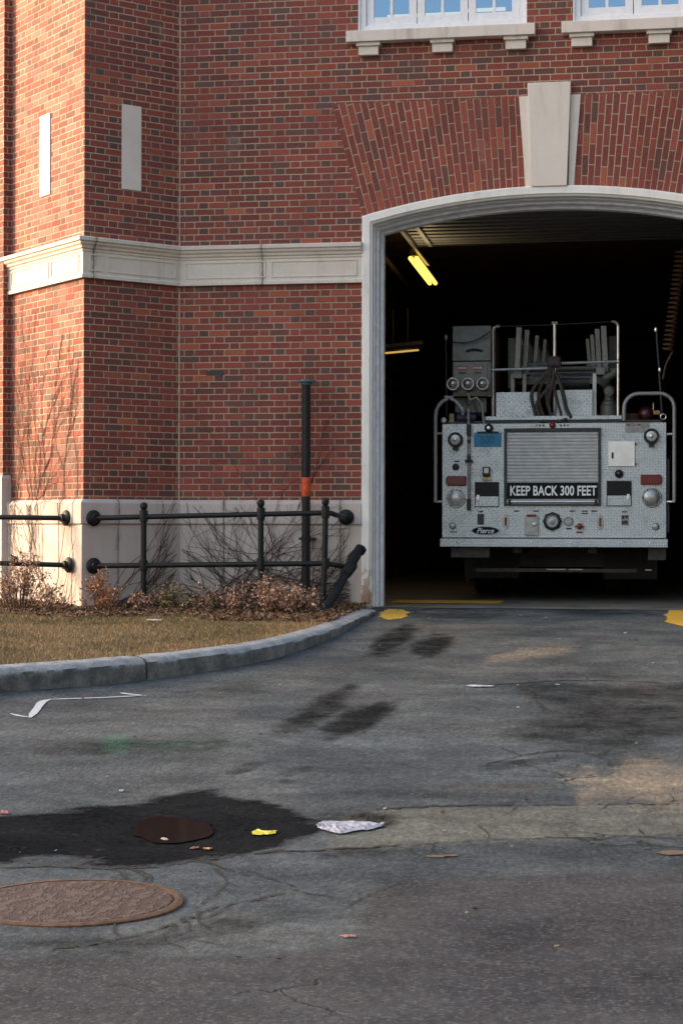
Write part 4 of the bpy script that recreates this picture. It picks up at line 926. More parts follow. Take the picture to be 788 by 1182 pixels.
# control cabinet on the left of the deck
CAB = simple('cabinet_grey', (.11, .12, .115), .5, .2, .15, 18)
cb = MB().box(tx(520.8), tx(566), TY+.12, TY+.75, tz(457.3), tz(416)).build('control_cabinet', CAB, FE, bevel=.006)
P = [(0, 0), (.015, .22), (.05, .40), (.50, .42), (.50, 0)]; mb = MB(); x0, x1 = tx(520.5), tx(566); zb = tz(415.5); mb.add([(x, TY+.10+a, zb+b) for x in (x0, x1) for a, b in P], [(0, 1, 2, 3, 4), (9, 8, 7, 6, 5)]+[(i, i+5, (i+1) % 5+5, (i+1) % 5) for i in range(5)])
lid = mb.build('lid', CAB, cb, bevel=.008)
MB().tube([(tx(537+19*k/8), TY+.095-.02*sin(pi*k/8), tz(404.2)+.018*sin(pi*k/8)) for k in range(9)], .011, 8).build('lid_handle', BLACK, cb, smooth=True)
TP(522.8, 561.4, 416.5, 457, .108, .119).build('face_plate', simple('face_plate_grey', (.13, .14, .135), .45, .2, .1, 30), cb, bevel=.002)
for i, x in enumerate(((525.7, 538.5), (544.3, 556.8))):
    q = TP(x[0], x[1], 421.3, 426, .102, .1075).build('warning_label', simple('label_red', (.20, .035, .035), .5, 0, .3, 90), cb); text('DANGER', tx(sum(x)/2), tz(423.6), .022, .10, LET, q, TY+.1005); TP(x[0]+2, x[1]-2, 428.5, 430.5, .105, .1075).build('label_plate', DARKMETAL, cb)
for px in (522.5, 540, 557.2):
    o = disc(px, 443.2, .074, [(.5, -.06), (1, 0), (1, .05), (.94, .058), (.86, .05)], CHROME, 'flood_light', y=TY+.04); disc(px, 443.2, .062, [(1, .050), (.8, .062), (.3, .075), (0, .077)], simple('lamp_glass', (.25, .26, .26), .12, .7), 'lens', o, y=TY+.04, n=20)
MB().box(tx(522), tx(561.5), TY+.04, TY+.10, tz(456.8), tz(452.5)).build('lamp_rail', simple('ochre_bar', (.07, .06, .03), .5), cb); MB().box(tx(523), tx(560), TY+.2, TY+.7, tz(475), tz(457.8)).build('pedestal', CAB, cb, bevel=.004)
MB().tube([(tx(521+k*5.6), TY+.06, tz(393.3)-.03*sin(pi*k/8)*1.0+(.11*(k/8)**2)) for k in range(9)], .008, 6).build('cable', BLACK, cb, smooth=True)
MB().box(tx(566.3), tx(570.5), TY+.2, TY+.9, tz(479), tz(378)).build('cabinet_side', DARKMETAL, cb)
for k, (a, b) in enumerate(((541, 590), (557, 488))):
    pass
mb = MB(); mb.tube([(tx(540), TY+.02, tz(455)), (tx(543), TY-.02, tz(462)), (tx(550), TY-.02, tz(459)), (tx(556), TY+.02, tz(466)), (tx(558.5), TY+.03, tz(489))], .014, 8).build('conduit', GREYP, FE, smooth=True)
mb = MB(); mb.tube([(tx(536), TY+.05, tz(460)), (tx(540), TY-.01, tz(468)), (tx(547), TY+.0, tz(465)), (tx(551), TY+.0, tz(476)), (tx(556), TY+.05, tz(482))], .009, 6).build('cable', BLACK, FE, smooth=True)
# long pole clipped to the back, left
pl = MB().tube([(tx(541), TY-.05, tz(472)), (tx(541.8), TY-.05, tz(580))], .015, 8).build('pike_pole', STEEL, FE, smooth=True)
for py, h, w in ((497, 13, 4.8), (530, 9, 3.6), (533, 3, 9), (583, 13, 4.2), (510, 4, 3.6)): MB().box(tx(541.6-w/2), tx(541.6+w/2), TY-.075, TY-.001, tz(py+h/2), tz(py-h/2)).build('clamp', BLACK, pl, bevel=.006)
# small gear between cabinet and panel
MB().lathe((tx(525), TY+.1, tz(482)), (1, 0, 0), [(.03, 0), (.06, .02), (.06, .22), (.03, .24)], 16).build('cable_reel', simple('navy_reel', (.02, .022, .06), .5), FE, smooth=True); MB().box(tx(517.5), tx(523.5), TY+.05, TY+.2, tz(488), tz(477)).build('cleat', simple('brass_box', (.20, .17, .09), .5, .3), FE, bevel=.006); disc(512, 485.5, .032, [(1, 0), (1, .03), (.6, .035), (.5, .02)], STEEL, 'eye_bolt', n=14)
# basket rail of chrome tube
RL = MB(); yb = TY+.18
P = [(tx(567.6), yb, tz(480)), (tx(567.6), yb, tz(381))]+[(tx(567.6)+.06-.06*cos(k*pi/8), yb, tz(381)+.06*sin(k*pi/8)) for k in range(1, 5)]+[(tx(575.5), yb, tz(381)+.06)]
RL.tube(P, .016, 8); P = [(tx(713.5), yb, tz(480)), (tx(713.5), yb, tz(377.5))]+[(tx(713.5)-.06+.06*cos(k*pi/8), yb, tz(377.5)+.06*sin(k*pi/8)) for k in range(1, 5)]+[(tx(706), yb, tz(377.5)+.06)]
RL.tube(P, .016, 8); gr_ = RL.build('guard_rail', CHROME, FE, smooth=True)
MB().tube([(tx(640), yb, tz(480)), (tx(640), yb, tz(372.5))], .017, 8).build('post', CHROME, gr_, smooth=True); MB().tube([(tx(636.5), yb, tz(372)), (tx(643.5), yb, tz(372))], .02, 8).build('post_cap', CHROME, gr_, smooth=True)
MB().tube([(tx(567.6), yb-.002, tz(425.6)), (tx(640), yb-.002, tz(424.6))], .014, 8).build('mid_rail', CHROME, gr_, smooth=True); MB().tube([(tx(641.5), yb-.002, tz(419.2)), (tx(713.5), yb-.002, tz(417.6))], .014, 8).build('mid_rail', CHROME, gr_, smooth=True)
MB().tube([(tx(575), yb, tz(375)), (tx(640), yb, tz(374)), (tx(706), yb, tz(371.5))], .008, 6).build('safety_cable', BLACK, gr_)
for x, y in ((567.6, 425.6), (713.5, 417.6)): MB().ball((tx(x), yb, tz(y)), .028, 10).build('joint', CHROME, gr_, smooth=True)
# the nested aerial ladder
LG = simple('ladder_grey', (.15, .145, .135), .42, .5, .15, 20); lad = MB()
secs = [((595.6, 697.2), 373, 427, .062, 1.95), ((603.8, 689.2), 374, 421, .055, 2.15), ((614.3, 682.5), 378, 416, .045, 2.4), ((622.8, 676.5), 380, 414, .04, 2.65)]
ld = thing if False else None
base = MB().box(tx(588), tx(704), TY+.9, TY+1.4, tz(437), tz(430)).build('aerial_ladder', LG, FE)
for i, ((a, b), py0, py1, w, y) in enumerate(secs):
    for s, px in ((-1, a), (1, b)):
        x = tx(px); lean = s*-.03; mb = MB()
        mb.add([(x-w/2+dx, y+dy, z_) for z_, dx in ((tz(py1), -s*-.03*0), (tz(py0), -s*.0+s*.025*-1)) for dx2, dy in ((0, 0),) for _ in (0,)], []) if False else None
        zt0, zt1 = tz(py1), tz(py0)
        q = [(x-w/2+s*.015, y, zt0), (x+w/2+s*.015, y, zt0), (x+w/2+s*.015, y+.06, zt0), (x-w/2+s*.015, y+.06, zt0), (x-w/2-s*.01, y, zt1), (x+w/2-s*.01, y, zt1), (x+w/2-s*.01, y+.06, zt1), (x-w/2-s*.01, y+.06, zt1)]
        mb.add(q, [(0,3,2,1),(4,5,6,7),(0,1,5,4),(1,2,6,5),(2,3,7,6),(3,0,4,7)])
        # side truss running forward
        L_ = 9.5; mb.box(x-w/2, x+w/2, y+.061, y+L_, zt0-.05, zt0+.03); mb.box(x-w/2-s*.01, x+w/2-s*.01, y+.061, y+L_, zt1-.05, zt1-.002)
        for k in range(1, 16): mb.box(x-.015, x+.015, y+k*.6, y+k*.6+.03, zt0+.0301, zt1-.0501)
        mb.build('ladder_side', LG, base, bevel=.003)
    mb = MB()
    for k in range(18): mb.cyl((tx(a)+.02, y+.12+k*.36, tz(py1)), (tx(b)-.02, y+.12+k*.36, tz(py1)), .016, n=6)
    mb.build('ladder_rungs', STEEL if i == 0 else LG, base)
for a_, b_, py, yy in ((600, 640, 421.5, .38), (640, 690, 422.5, .38), (605, 660, 415.5, .6), (612, 684, 411, .9), (588, 706, 433, .45)): MB().cyl((tx(a_), TY+yy, tz(py)), (tx(b_), TY+yy, tz(py)), .013, n=6).build('cross_tube', STEEL, base)
for px, py in ((596, 430), (693, 427)): MB().box(tx(px)-.05, tx(px)+.05, TY+.25, TY+.42, tz(py+5), tz(py-4)).build('roller_block', simple('pale_block', (.17, .175, .17), .5), base, bevel=.006)
MB().box(tx(583), tx(592), TY+.5, TY+2.5, tz(445), tz(385)).build('ladder_side_plate', simple('dim_plate', (.07, .07, .06), .6), base, bevel=.01); MB().box(tx(702), tx(713), TY+.6, TY+2.5, tz(432), tz(383)).build('ladder_side_plate', simple('dim_plate_b', (.05, .045, .045), .6), base, bevel=.01)
for px in (590, 604): MB().box(tx(px)-.02, tx(px)+.02, TY+.3, TY+.34, tz(479), tz(430)).build('support_post', LG, base)
MB().box(tx(686)-.02, tx(686)+.02, TY+.3, TY+.34, tz(479), tz(430)).build('support_post', STEEL, base)
# tread plate boxes under the ladder
MB().box(tx(571), tx(619.5), TY+.22, TY+.8, tz(480.5), tz(451.5)).build('step_box', DIA, FE, bevel=.004); MB().box(tx(640.8), tx(684), TY+.22, TY+.8, tz(480.5), tz(449.5)).build('step_box', DIA, FE, bevel=.004)
MB().cyl((tx(645), TY+.5, tz(438.5)), (tx(680), TY+.5, tz(438.5)), .075, n=16).build('hydraulic_cylinder', DARKMETAL, FE, smooth=True)
# deck monitor (water cannon)
MG = simple('monitor_grey', (.08, .09, .08), .5, .3, .15, 30); c = (tx(703), TY+.35)
o = MB().lathe((c[0], c[1], tz(480)), (0, 0, 1), [(.10, 0), (.10, .12), (.085, .13), (.085, .16), (.055, .18), (.055, .26), (.07, .28), (.07, .33)], 20).build('water_monitor', MG, FE, smooth=True)
MB().tube([(c[0], c[1], tz(446)), (c[0]-.06, c[1]-.05, tz(441)), (c[0]-.03, c[1]-.12, tz(436)), (c[0]+.04, c[1]-.12, tz(432)), (c[0]+.06, c[1]-.10, tz(428))], [.045, .05, .05, .045, .055], 12).build('elbow', MG, o, smooth=True); MB().lathe((c[0], c[1]-.06, tz(452)), (0, -1, 0), [(.05, 0), (.05, .02), (.02, .025)], 14).build('hand_wheel', MG, o)
# beacon, side lamp, eye
o = disc(745.8, 479, .09, [(.9, -.12), (1, -.05), (1, .02), (.8, .06), (.4, .085), (0, .09)], simple('beacon_red', (.035, .003, .005), .35), 'beacon', y=TY+.15); MB().box(tx(740), tx(752), TY+.05, TY+.25, tz(489.6), tz(486.6)).build('beacon_base', BLACK, o)
MB().box(tx(753.5), tx(761.5), TY+.1, TY+.18, tz(480), tz(475)).build('clearance_light', AMB, FE, bevel=.006); MB().cyl((tx(754), TY+.12, tz(474)), (tx(754), TY+.12, tz(466)), .006, n=6).build('aerial', CHROME, FE)
mb = MB(); mb.tube([(tx(765)+.03*cos(k*pi/8), TY+.0, tz(483)+.03*sin(k*pi/8)) for k in range(17)], .008, 6).build('ring_bolt', CHROME, FE, smooth=True)
MB().tube([(tx(757.5), TY+.3, tz(383)), (tx(760.5), TY+.3, tz(425)), (tx(764), TY+.25, tz(478))], .012, 6).build('whip_aerial', simple('navy_pole', (.04, .04, .06), .5), FE, smooth=True)
for x, y in ((757, 380.5), (761.5, 427)): MB().ball((tx(x), TY+.3, tz(y)), .022, 8, (1, 1, 1.5)).build('pole_light', CHROME, FE, smooth=True)
MB().tube([(tx(512), TY+.3, tz(480)), (tx(511), TY+.3, tz(384))], .010, 6).build('whip_aerial', simple('navy_pole_b', (.04, .04, .05), .5), FE, smooth=True); MB().ball((tx(511), TY+.3, tz(386)), .022, 8, (1, 1, 1.8)).build('pole_light', CHROME, FE, smooth=True)
MB().box(tx(768.5), tx(772), TY+.1, 9, tz(615), tz(530)).build('side_trim', simple('dark_trim', (.05, .05, .055), .5), FE)
# webbing and hose looped over the middle of the rail
HOSE = simple('dark_hose', (.035, .024, .022), .6, 0, .4, 40); tt_ = thing('coiled_strap', (tx(632), TY+.1, tz(486)), 'black webbing straps looped over the middle post of the engine guard rail', 'strap', None)
for k, (xa, xb, xc, yb_, w) in enumerate(((631, 614, 622, 487, .046), (634, 622, 635, 489, .040), (636, 631, 646, 484, .036))):
    P = [(tx(636), TY+.16, tz(419)), (tx(xa), TY+.13, tz(430)), (tx(xb), TY+.12, tz(452)), (tx(xb+3), TY+.11, tz(474)), (tx(xc-2), TY+.10, tz(yb_)), (tx(xc+2), TY+.10, tz(yb_-4)), (tx(xc-2), TY+.12, tz(465)), (tx(638), TY+.13, tz(440)), (tx(638), TY+.16, tz(420))]
    MB().tube(catmull([Vector(p) for p in P], 5), w*.45, 7).build('loop', HOSE, tt_, smooth=True)
P = [(tx(641), TY+.15, tz(430)), (tx(646), TY+.10, tz(440)), (tx(651), TY+.08, tz(458)), (tx(654), TY+.08, tz(472)), (tx(660), TY+.06, tz(484))]; MB().tube(catmull([Vector(p) for p in P], 5), .024, 7).build('loose_end', simple('green_black_web', (.02, .03, .022), .6), tt_, smooth=True)
P = [(tx(625), TY+.05, tz(487)), (tx(640), TY+.04, tz(489)), (tx(655), TY+.05, tz(484.5))]; MB().tube(catmull([Vector(p) for p in P], 5), .022, 7).build('loose_end', HOSE, tt_, smooth=True)
MB().box(tx(632), tx(648), TY+.10, TY+.175, tz(424), tz(411)).build('knot', HOSE, tt_, bevel=.03)
SUN_EL = radians(13); SUN_DY = .06; SKYS = .78; SUNS = 4.8; NBY = 1.0; WBAL = (1.12, 1., .92)

# ------------------------------------------------------------------ iron railings and pipes
RR = .030
def railing(name, label, posts, rails, flanges, ends=()):
    t = thing(name, posts[0] if posts else rails[0][0], label, 'railing', 'iron pipe railings round the planting bed')
    for p in posts:
        x, y, z0, z1 = p[:4]; dx, dy = (p[4:] if len(p) > 4 else (0, 0))
        o = MB().tube([(x+dx, y+dy, z0), (x, y, z1)], RR, 12).build('post', IRON, t, smooth=True)
        MB().lathe((x, y, z1), (0, 0, 1), [(RR, -.005), (.042, 0), (.042, .012), (.024, .02), (.034, .04), (.040, .062), (.034, .085), (.012, .098)], 16).build('finial', IRON, o, smooth=True)
        for rz in p_rz: MB().lathe((x, y, rz), (0, 0, 1), [(.031, -.055), (.041, -.05), (.044, 0), (.041, .05), (.031, .055)], 14).build('collar', IRON, o, smooth=True)
    for r in rails: MB().tube(r, RR*.88, 12).build('rail', IRON, t, smooth=True)
    for c, n in flanges:
        MB().lathe(c, n, [(.082, 0), (.082, .016), (.070, .030), (.045, .040), (.040, .075)], 24).build('wall_flange', IRON, t, smooth=True)
    return t
RY = -.80
# heights of the two rails where they meet the wall flanges
q1 = on_mid(105, 598); q2 = on_mid(105, 653); zt1, zt2 = q1.z, q2.z
pr = at(376, 592, RY); pr2 = at(376, 650.5, RY)
xa, xb, xc = at(166, 640, RY).x, at(301, 640, RY).x, at(375.5, 620, RY).x
fz1, fz2 = at(396, 597, -.06).z, at(386, 651, -.06).z
def lerpz(x, a, b): f = (x-q1.x)/(xc-q1.x); return a+(b-a)*f
ZA = lambda x: lerpz(x, zt1, pr.z); ZB = lambda x: lerpz(x, zt2, pr2.z)
p_rz = []
t = thing('pipe_railing', (0, RY, 0), 'black iron pipe railing with three ball topped posts right of the tower corner', 'railing', None)
def mkrail(t, posts, rails, flanges):
    for (x, y, z0, z1, dx, zs) in posts:
        o = MB().tube([(x+dx, y, z0), (x+dx*.2, y, z0+(z1-z0)*.55), (x, y, z1)], RR, 12).build('post', IRON, t, smooth=True)
        MB().lathe((x, y, z1), (0, 0, 1), [(RR, -.005), (.042, 0), (.042, .012), (.024, .02), (.034, .04), (.040, .062), (.034, .085), (.012, .098)], 16).build('finial', IRON, o, smooth=True)
        for rz in zs: MB().lathe((x, y, rz), (0, 0, 1), [(.031, -.055), (.041, -.05), (.044, 0), (.041, .05), (.031, .055)], 14).build('collar', IRON, o, smooth=True)
    for r in rails: MB().tube(r, RR*.88, 12).build('rail', IRON, t, smooth=True)
    for c, n in flanges: MB().lathe(c, n, [(.082, 0), (.082, .016), (.070, .030), (.045, .040), (.040, .075)], 24).build('wall_flange', IRON, t, smooth=True)
fl1 = q1+Vector((.7071, -.7071, 0))*.06; fl2 = q2+Vector((.7071, -.7071, 0))*.06
mkrail(t, [(x, RY, lh(x, RY)-.2, ZA(x)+.05, d, (ZA(x), ZB(x))) for x, d in ((xa, 0), (xb, 0), (xc, -.035))],
       [[(fl1.x, fl1.y, zt1), (fl1.x+.06, RY-.01, zt1), (xa, RY, ZA(xa)), (xb, RY, ZA(xb)), (xc, RY, ZA(xc)), (xc+.06, RY+.01, ZA(xc)-.005), (xc+.085, RY+.10, ZA(xc)-.02), (xc+.09, -.09, fz1)],
        [(fl2.x, fl2.y, zt2), (fl2.x+.06, RY-.01, zt2), (xa, RY, ZB(xa)), (xb, RY, ZB(xb)), (xc, RY, ZB(xc)), (xc+.10, RY+.03, ZB(xc)-.015), (xc+.14, RY+.16, ZB(xc)-.03)]],
       [(q1-Vector((.7071, -.7071, 0))*-.057, (.7071, -.7071, 0)), (q2-Vector((.7071, -.7071, 0))*-.057, (.7071, -.7071, 0)), (Vector((xc+.09, -.057, fz1)), (0, -1, 0))])
w1 = on_left(83, 598); w2 = on_left(86, 652); nl = Vector((-.7071, -.7071, 0))
t = thing('pipe_railing', (-2.5, RY, 0), 'black iron pipe railing running out of the picture left of the tower corner', 'railing', None)
e1 = w1+nl*.06; e2 = w2+nl*.06; za1 = at(0, 597, e1.y-.05).z; za2 = at(0, 650, e2.y-.05).z
xs = at(0, 620, e1.y-.05).x
mkrail(t, [(-4.3, e1.y-.05, -.3, za1+.05, 0, (za1, za2))],
       [[e1, e1+Vector((-.07, -.045, 0)), (xs, e1.y-.05, za1), (-4.3, e1.y-.05, za1), (-6, e1.y-.05, za1)], [e2, e2+Vector((-.07, -.045, 0)), (xs, e2.y-.05, za2), (-4.3, e2.y-.05, za2), (-6, e2.y-.05, za2)]],
       [(w1+nl*.057, nl), (w2+nl*.057, nl)])
mb = MB(); c = at(17, 649, e2.y-.05); mb.ball(c+Vector((0, 0, .02)), .045, 10); mb.tube([c, c+Vector((-.05, .02, .07))], [.035, .02], 8); mb.build('torn_sleeve', BLACK, t, smooth=True)
# vertical stand pipe with a flat cap and an orange band
PY = -.22
sx = at(353.3, 500, PY).x; zc = at(353, 438, PY).z
t = thing('stand_pipe', (sx, PY, 0), 'tall black vertical pipe with a flat round cap and an orange band against the brick', 'pipe')
MB().tube([(sx, PY, lh(sx, PY)-.2), (sx, PY, zc)], .045, 16).build('pipe', IRON, t, smooth=True)
MB().lathe((sx, PY, zc-.03), (0, 0, 1), [(.05, -.03), (.06, -.02), (.06, 0), (.098, .002), (.098, .022), (.09, .026)], 24).build('cap', simple('weathered_cap', (.10, .13, .16), .5), t, smooth=True)
for k in range(4):
    MB().lathe((sx+.078*cos(k*pi/2+.6), PY+.078*sin(k*pi/2+.6), zc-.004), (0, 0, 1), [(.012, 0), (.012, .014)], 6).build('bolt', DARKMETAL, t)
zb0, zb1 = at(353, 573, PY).z, at(353, 551, PY).z
MB().lathe((sx, PY, zb0), (0, 0, 1), [(.046, 0), (.0475, .01), (.048, (zb1-zb0)*.6), (.0475, zb1-zb0-.02), (.046, zb1-zb0)], 20).build('orange_band', simple('orange_tape', (.52, .07, .012), .6, 0, .25, 18), t, smooth=True)
zk = at(353, 622, PY).z; MB().box(sx-.075, sx+.075, PY-.01, PY+.19, zk-.012, zk+.012).build('bracket', IRON, t); MB().lathe((sx, PY, zk-.03), (0, 0, 1), [(.05, 0), (.052, .06)], 16).build('clamp', IRON, t)
# leaning broken pipe
b0 = Vector((at(369, 699, -1.05).x, -1.05, .0)); b0.z = lh(b0.x, b0.y)-.03; b1 = at(416, 634, -.30); d = (b1-b0)
t = thing('leaning_pipe', b0, 'bent black pipe leaning right toward the door frame with a lumpy coupling', 'pipe')
MB().tube([b0, b0+d*.3+Vector((.01, 0, -.015)), b0+d*.68, b1-d*.06], .046, 12).build('pipe', IRON, t, smooth=True)
MB().tube([b0+d*.60, b0+d*.63, b0+d*.70, b0+d*.75+Vector((.01, 0, 0)), b0+d*.80], [.05, .062, .066, .062, .048], 12).build('coupling', IRON, t, smooth=True)
MB().tube([b0+d*.74, b0+d*.84+Vector((-.02, 0, .02)), b1], [.05, .052, .052], 12).build('elbow', IRON, t, smooth=True); MB().tube([b1-d*.03, b1+d*.01], [.060, .060], 12).build('end_collar', IRON, t, smooth=True)

# ------------------------------------------------------------------ manhole cover
mc = G(84, 1042); tn = NT('rusty_iron_cover', .75, .2); P = tn.pos(); v = tn.noise(30, 3, .7, stretch=(1, .5, 1)); n = tn.noise(20, 5, .7); n2 = tn.noise(5, 4, .6)
c = tn.mix(n2, (.045, .026, .020), (.085, .042, .028)); c = tn.mix(tn.mul(tn.ss(n, .45, .7), .6), c, (.10, .07, .055)); c = tn.mix(tn.mul(tn.ss(v, .50, .58), .8), c, (.13, .088, .070)); tn.col(c); tn.bump(tn.add(tn.ss(v, .46, .56), tn.mul(n, .5)), .006); COVER = tn.m
RUST = simple('rusty_frame', (.12, .065, .035), .8, .2, .35, 25, .004); R = .405
o = thing('manhole_cover', (mc.x, mc.y, mc.z), 'rusty round iron manhole cover set in the road', 'manhole cover')
MB().lathe((mc.x, mc.y, mc.z-.05), (0, 0, 1), [(R*.90, 0), (R*.90, .058), (R*.88, .060)], 56).build('cover', COVER, o)
mb = MB(); rr = []; 
for k in range(64):
    a = 2*pi*k/64
    for r_, z_ in ((R*1.02, -.03), (R, .006), (R*.97, .010), (R*.915, .010), (R*.91, -.03)): rr.append((mc.x+cos(a)*r_, mc.y+sin(a)*r_, mc.z+z_))
mb.add(rr, [(k*5+i, k*5+i+1, ((k+1) % 64)*5+i+1, ((k+1) % 64)*5+i) for k in range(64) for i in range(4)]); mb.build('frame_ring', RUST, o, smooth=True)


# ------------------------------------------------------------------ litter
def crumple(pts, h, seed, name, mat, label, cat, nu=16, nv=7, lift=.006):
    """pts: outline as (left, right) rows in paving points; builds a crumpled sheet lying on the ground"""
    r = random.Random(seed); top = catmull([Vector((*p, 0)) for p in pts[0]], 4); bot = catmull([Vector((*p, 0)) for p in pts[1]], 4)
    vs = []
    for i in range(nu+1):
        a = top[int(round(i/nu*(len(top)-1)))]; b = bot[int(round(i/nu*(len(bot)-1)))]
        for j in range(nv+1):
            p = a.lerp(b, j/nv); e = sin(pi*min(1, max(0, j/nv)))*.8+.2; z = h*e*(.35+.65*abs(sin(i*1.3+j*.9+seed)))*r.uniform(.4, 1.2)
            vs.append((p.x+r.uniform(-.004, .004), p.y+r.uniform(-.008, .008), gh(p.x, p.y)+lift+z))
    o = MB().add(vs, [(i*(nv+1)+j, i*(nv+1)+j+1, (i+1)*(nv+1)+j+1, (i+1)*(nv+1)+j) for i in range(nu) for j in range(nv)]).build(name, mat); return tag(o, label, cat)
tn = NT('wet_newspaper', .75); n = tn.noise(16, 3, .6); l = tn.noise(1, 2, .5, stretch=(190, 20, 20)); c = tn.mix(tn.ss(n, .35, .65), (.26, .27, .33), (.42, .44, .52)); tn.col(tn.mix(tn.mul(tn.ss(l, .5, .7), .35), c, (.12, .12, .15)))
crumple((GP([(364, 955), (372, 950), (385, 949.5), (400, 950), (420, 950.5), (443, 954)]), GP([(366, 957), (378, 961), (393, 964), (412, 960.5), (426, 959.5), (443, 954.8)])), .018, 3, 'crumpled_newspaper', tn.m, 'crumpled pale grey newspaper lying on the wet asphalt beside the gutter', 'litter', 22, 7)
crumple((GP([(290, 963), (297, 958.5), (304, 960.5), (319, 960)]), GP([(291, 964.5), (300, 965), (310, 965), (318, 963.5)])), .008, 5, 'yellow_wrapper', simple('yellow_wrapper', (.62, .56, .03), .5), 'bright yellow wrapper lying on the wet dark patch', 'litter', 10, 4)
crumple((GP([(234, 981), (240, 980.3), (246, 981.3)]), GP([(234, 981.8), (240, 982.2), (246, 982)])), .008, 6, 'dead_leaf', simple('ochre_leaf', (.34, .17, .05), .6), 'small ochre dead leaf in front of the puddle, right of the other leaf', 'leaf', 5, 3)
crumple((GP([(220, 980), (225, 979.3), (229, 980)]), GP([(220, 981), (225, 981.2), (229, 980.8)])), .008, 7, 'dead_leaf', simple('brown_leaf', (.22, .11, .04), .6), 'small brown dead leaf in front of the puddle, left of the ochre leaf', 'leaf', 5, 3)
crumple((GP([(392, 1082), (402, 1081.3), (412, 1081.8)]), GP([(393, 1083), (402, 1083.8), (412, 1082.6)])), .006, 8, 'pink_paper_scrap', simple('pink_paper', (.48, .20, .15), .6), 'flat pinkish paper scrap alone on the road in the foreground', 'litter', 6, 3)
crumple((GP([(0, 938), (4, 937), (10, 938)]), GP([(0, 940), (4, 941), (10, 940)])), .008, 9, 'red_paper_scrap', simple('red_paper', (.34, .10, .08), .6), 'small reddish scrap at the far left edge of the wet patch', 'litter', 5, 3)
crumple((GP([(186, 969), (190, 968.5), (194, 969.5)]), GP([(186, 970.5), (190, 971.5), (194, 971)])), .006, 10, 'pale_paper_scrap', simple('pale_paper', (.4, .3, .2), .6), 'tiny pale tan scrap lying in the puddle', 'litter', 4, 3)
crumple((GP([(138, 913), (140, 912.5), (143, 913.5)]), GP([(138, 914), (140, 915), (143, 914.5)])), .006, 11, 'teal_paper_scrap', simple('teal_paper', (.15, .32, .30), .6), 'tiny teal scrap on the asphalt above the wet patch', 'litter', 4, 3)
mb_ = G(172, 716, .1); p = zp(178, 718, -.03)
crumple(([(p.x-.07, p.y+.01), (p.x, p.y+.05), (p.x+.07, p.y+.02)], [(p.x-.07, p.y-.02), (p.x, p.y-.03), (p.x+.07, p.y-.01)]), .012, 12, 'white_plastic_scrap', simple('white_scrap', (.5, .48, .46), .5), 'small white scrap on the lawn edge in front of the mulch', 'litter', 6, 3, lift=.005+lh(p.x, p.y)-gh(p.x, p.y)+.02)

# ------------------------------------------------------------------ dry shrubs in the bed
TWIG = simple('twig_bark', (.10, .055, .035), .8, 0, .3, 30)
def shrub(px, py, y, w, h, leaves, cols, label, seed, lean=0., twigs=16):
    r = random.Random(seed); g = np.random.default_rng(seed); x = at(px, py, y).x; z = lh(x, y)-.02; t = thing('dry_shrub', (x, y, z), label, 'shrub', 'dry shrubs along the foot of the building')
    mb = MB(); tips = []
    for k in range(twigs):
        a = r.uniform(0, 2*pi); s = r.uniform(.2, 1); bx, by = x+cos(a)*w*.18*s, y+sin(a)*w*.15*s; ex, ey = x+cos(a)*w*.5*s*r.uniform(.7, 1.15)+lean*h, y+sin(a)*w*.35*s; hz = h*(1-.55*s*s)*r.uniform(.7, 1.2)
        P = [(bx, by, z), (bx+(ex-bx)*.35, by+(ey-by)*.35, z+hz*.5), (bx+(ex-bx)*.75+r.uniform(-.02, .02), by+(ey-by)*.7, z+hz*.82), (ex, ey, z+hz)]
        C = catmull([Vector(q) for q in P], 4); mb.tube(C, [.005-.0035*i/(len(C)-1) for i in range(len(C))], 5); tips += [c for c in C[4:]]
        for _ in range(4):
            c = r.choice(C[3:]); e = c+Vector((r.uniform(-.09, .09), r.uniform(-.08, .08), r.uniform(0, .09))); mb.tube([c, c.lerp(e, .5)+Vector((0, 0, .01)), e], [.0028, .002, .0012], 4); tips += [e, c.lerp(e, .6), e]
    mb.build('stem', TWIG, t, smooth=True)
    T = np.array([tuple(v) for v in tips]); c = T[g.integers(0, len(T), leaves)]+g.normal(0, .022, (leaves, 3)); c[:, 2] = np.maximum(c[:, 2], z+.03)
    d1 = g.normal(0, 1, (leaves, 3)); d1 /= np.linalg.norm(d1, axis=1)[:, None]; d2 = np.cross(d1, g.normal(0, 1, (leaves, 3))); d2 /= np.linalg.norm(d2, axis=1)[:, None]
    L = g.uniform(.008, .022, (leaves, 1)); W = L*g.uniform(.35, .7, (leaves, 1)); up = np.cross(d1, d2)*L*.35
    tri = np.stack([c-d1*L, c-d2*W+up, c+d1*L, c+d2*W+up], 1)
    P = np.array(cols); cc = P[g.integers(0, len(P), leaves)]*(1+g.uniform(-.35, .35, (leaves, 1)))
    o = bulk('foliage', tri, cc, TINT); o.parent = t; o.location = -Vector((x, y, z))
    return t
RB = [(.38, .22, .16), (.46, .29, .21), (.25, .14, .10), (.54, .39, .28)]; PK = [(.48, .31, .21), (.56, .39, .27), (.38, .22, .15), (.27, .16, .11)]; YG = [(.24, .23, .11), (.34, .28, .16), (.17, .15, .07), (.28, .19, .11)]
shrub(22, 700, -1.15, .75, .52, 1500, PK, 'large pinkish brown dry shrub at the left edge below the railing', 1, 0, 30)
shrub(62, 705, -1.35, .40, .24, 420, PK, 'low dry shrub between the large shrub and the tower corner', 2, 0, 12)
shrub(118, 706, -1.30, .44, .36, 850, [(.56, .28, .14), (.48, .24, .13), (.34, .17, .10)], 'orange brown dry shrub just right of the tower corner', 3, 0, 20)
shrub(165, 703, -1.0, .42, .17, 350, RB, 'low brown shrub at the foot of the first railing post', 4, 0, 12)
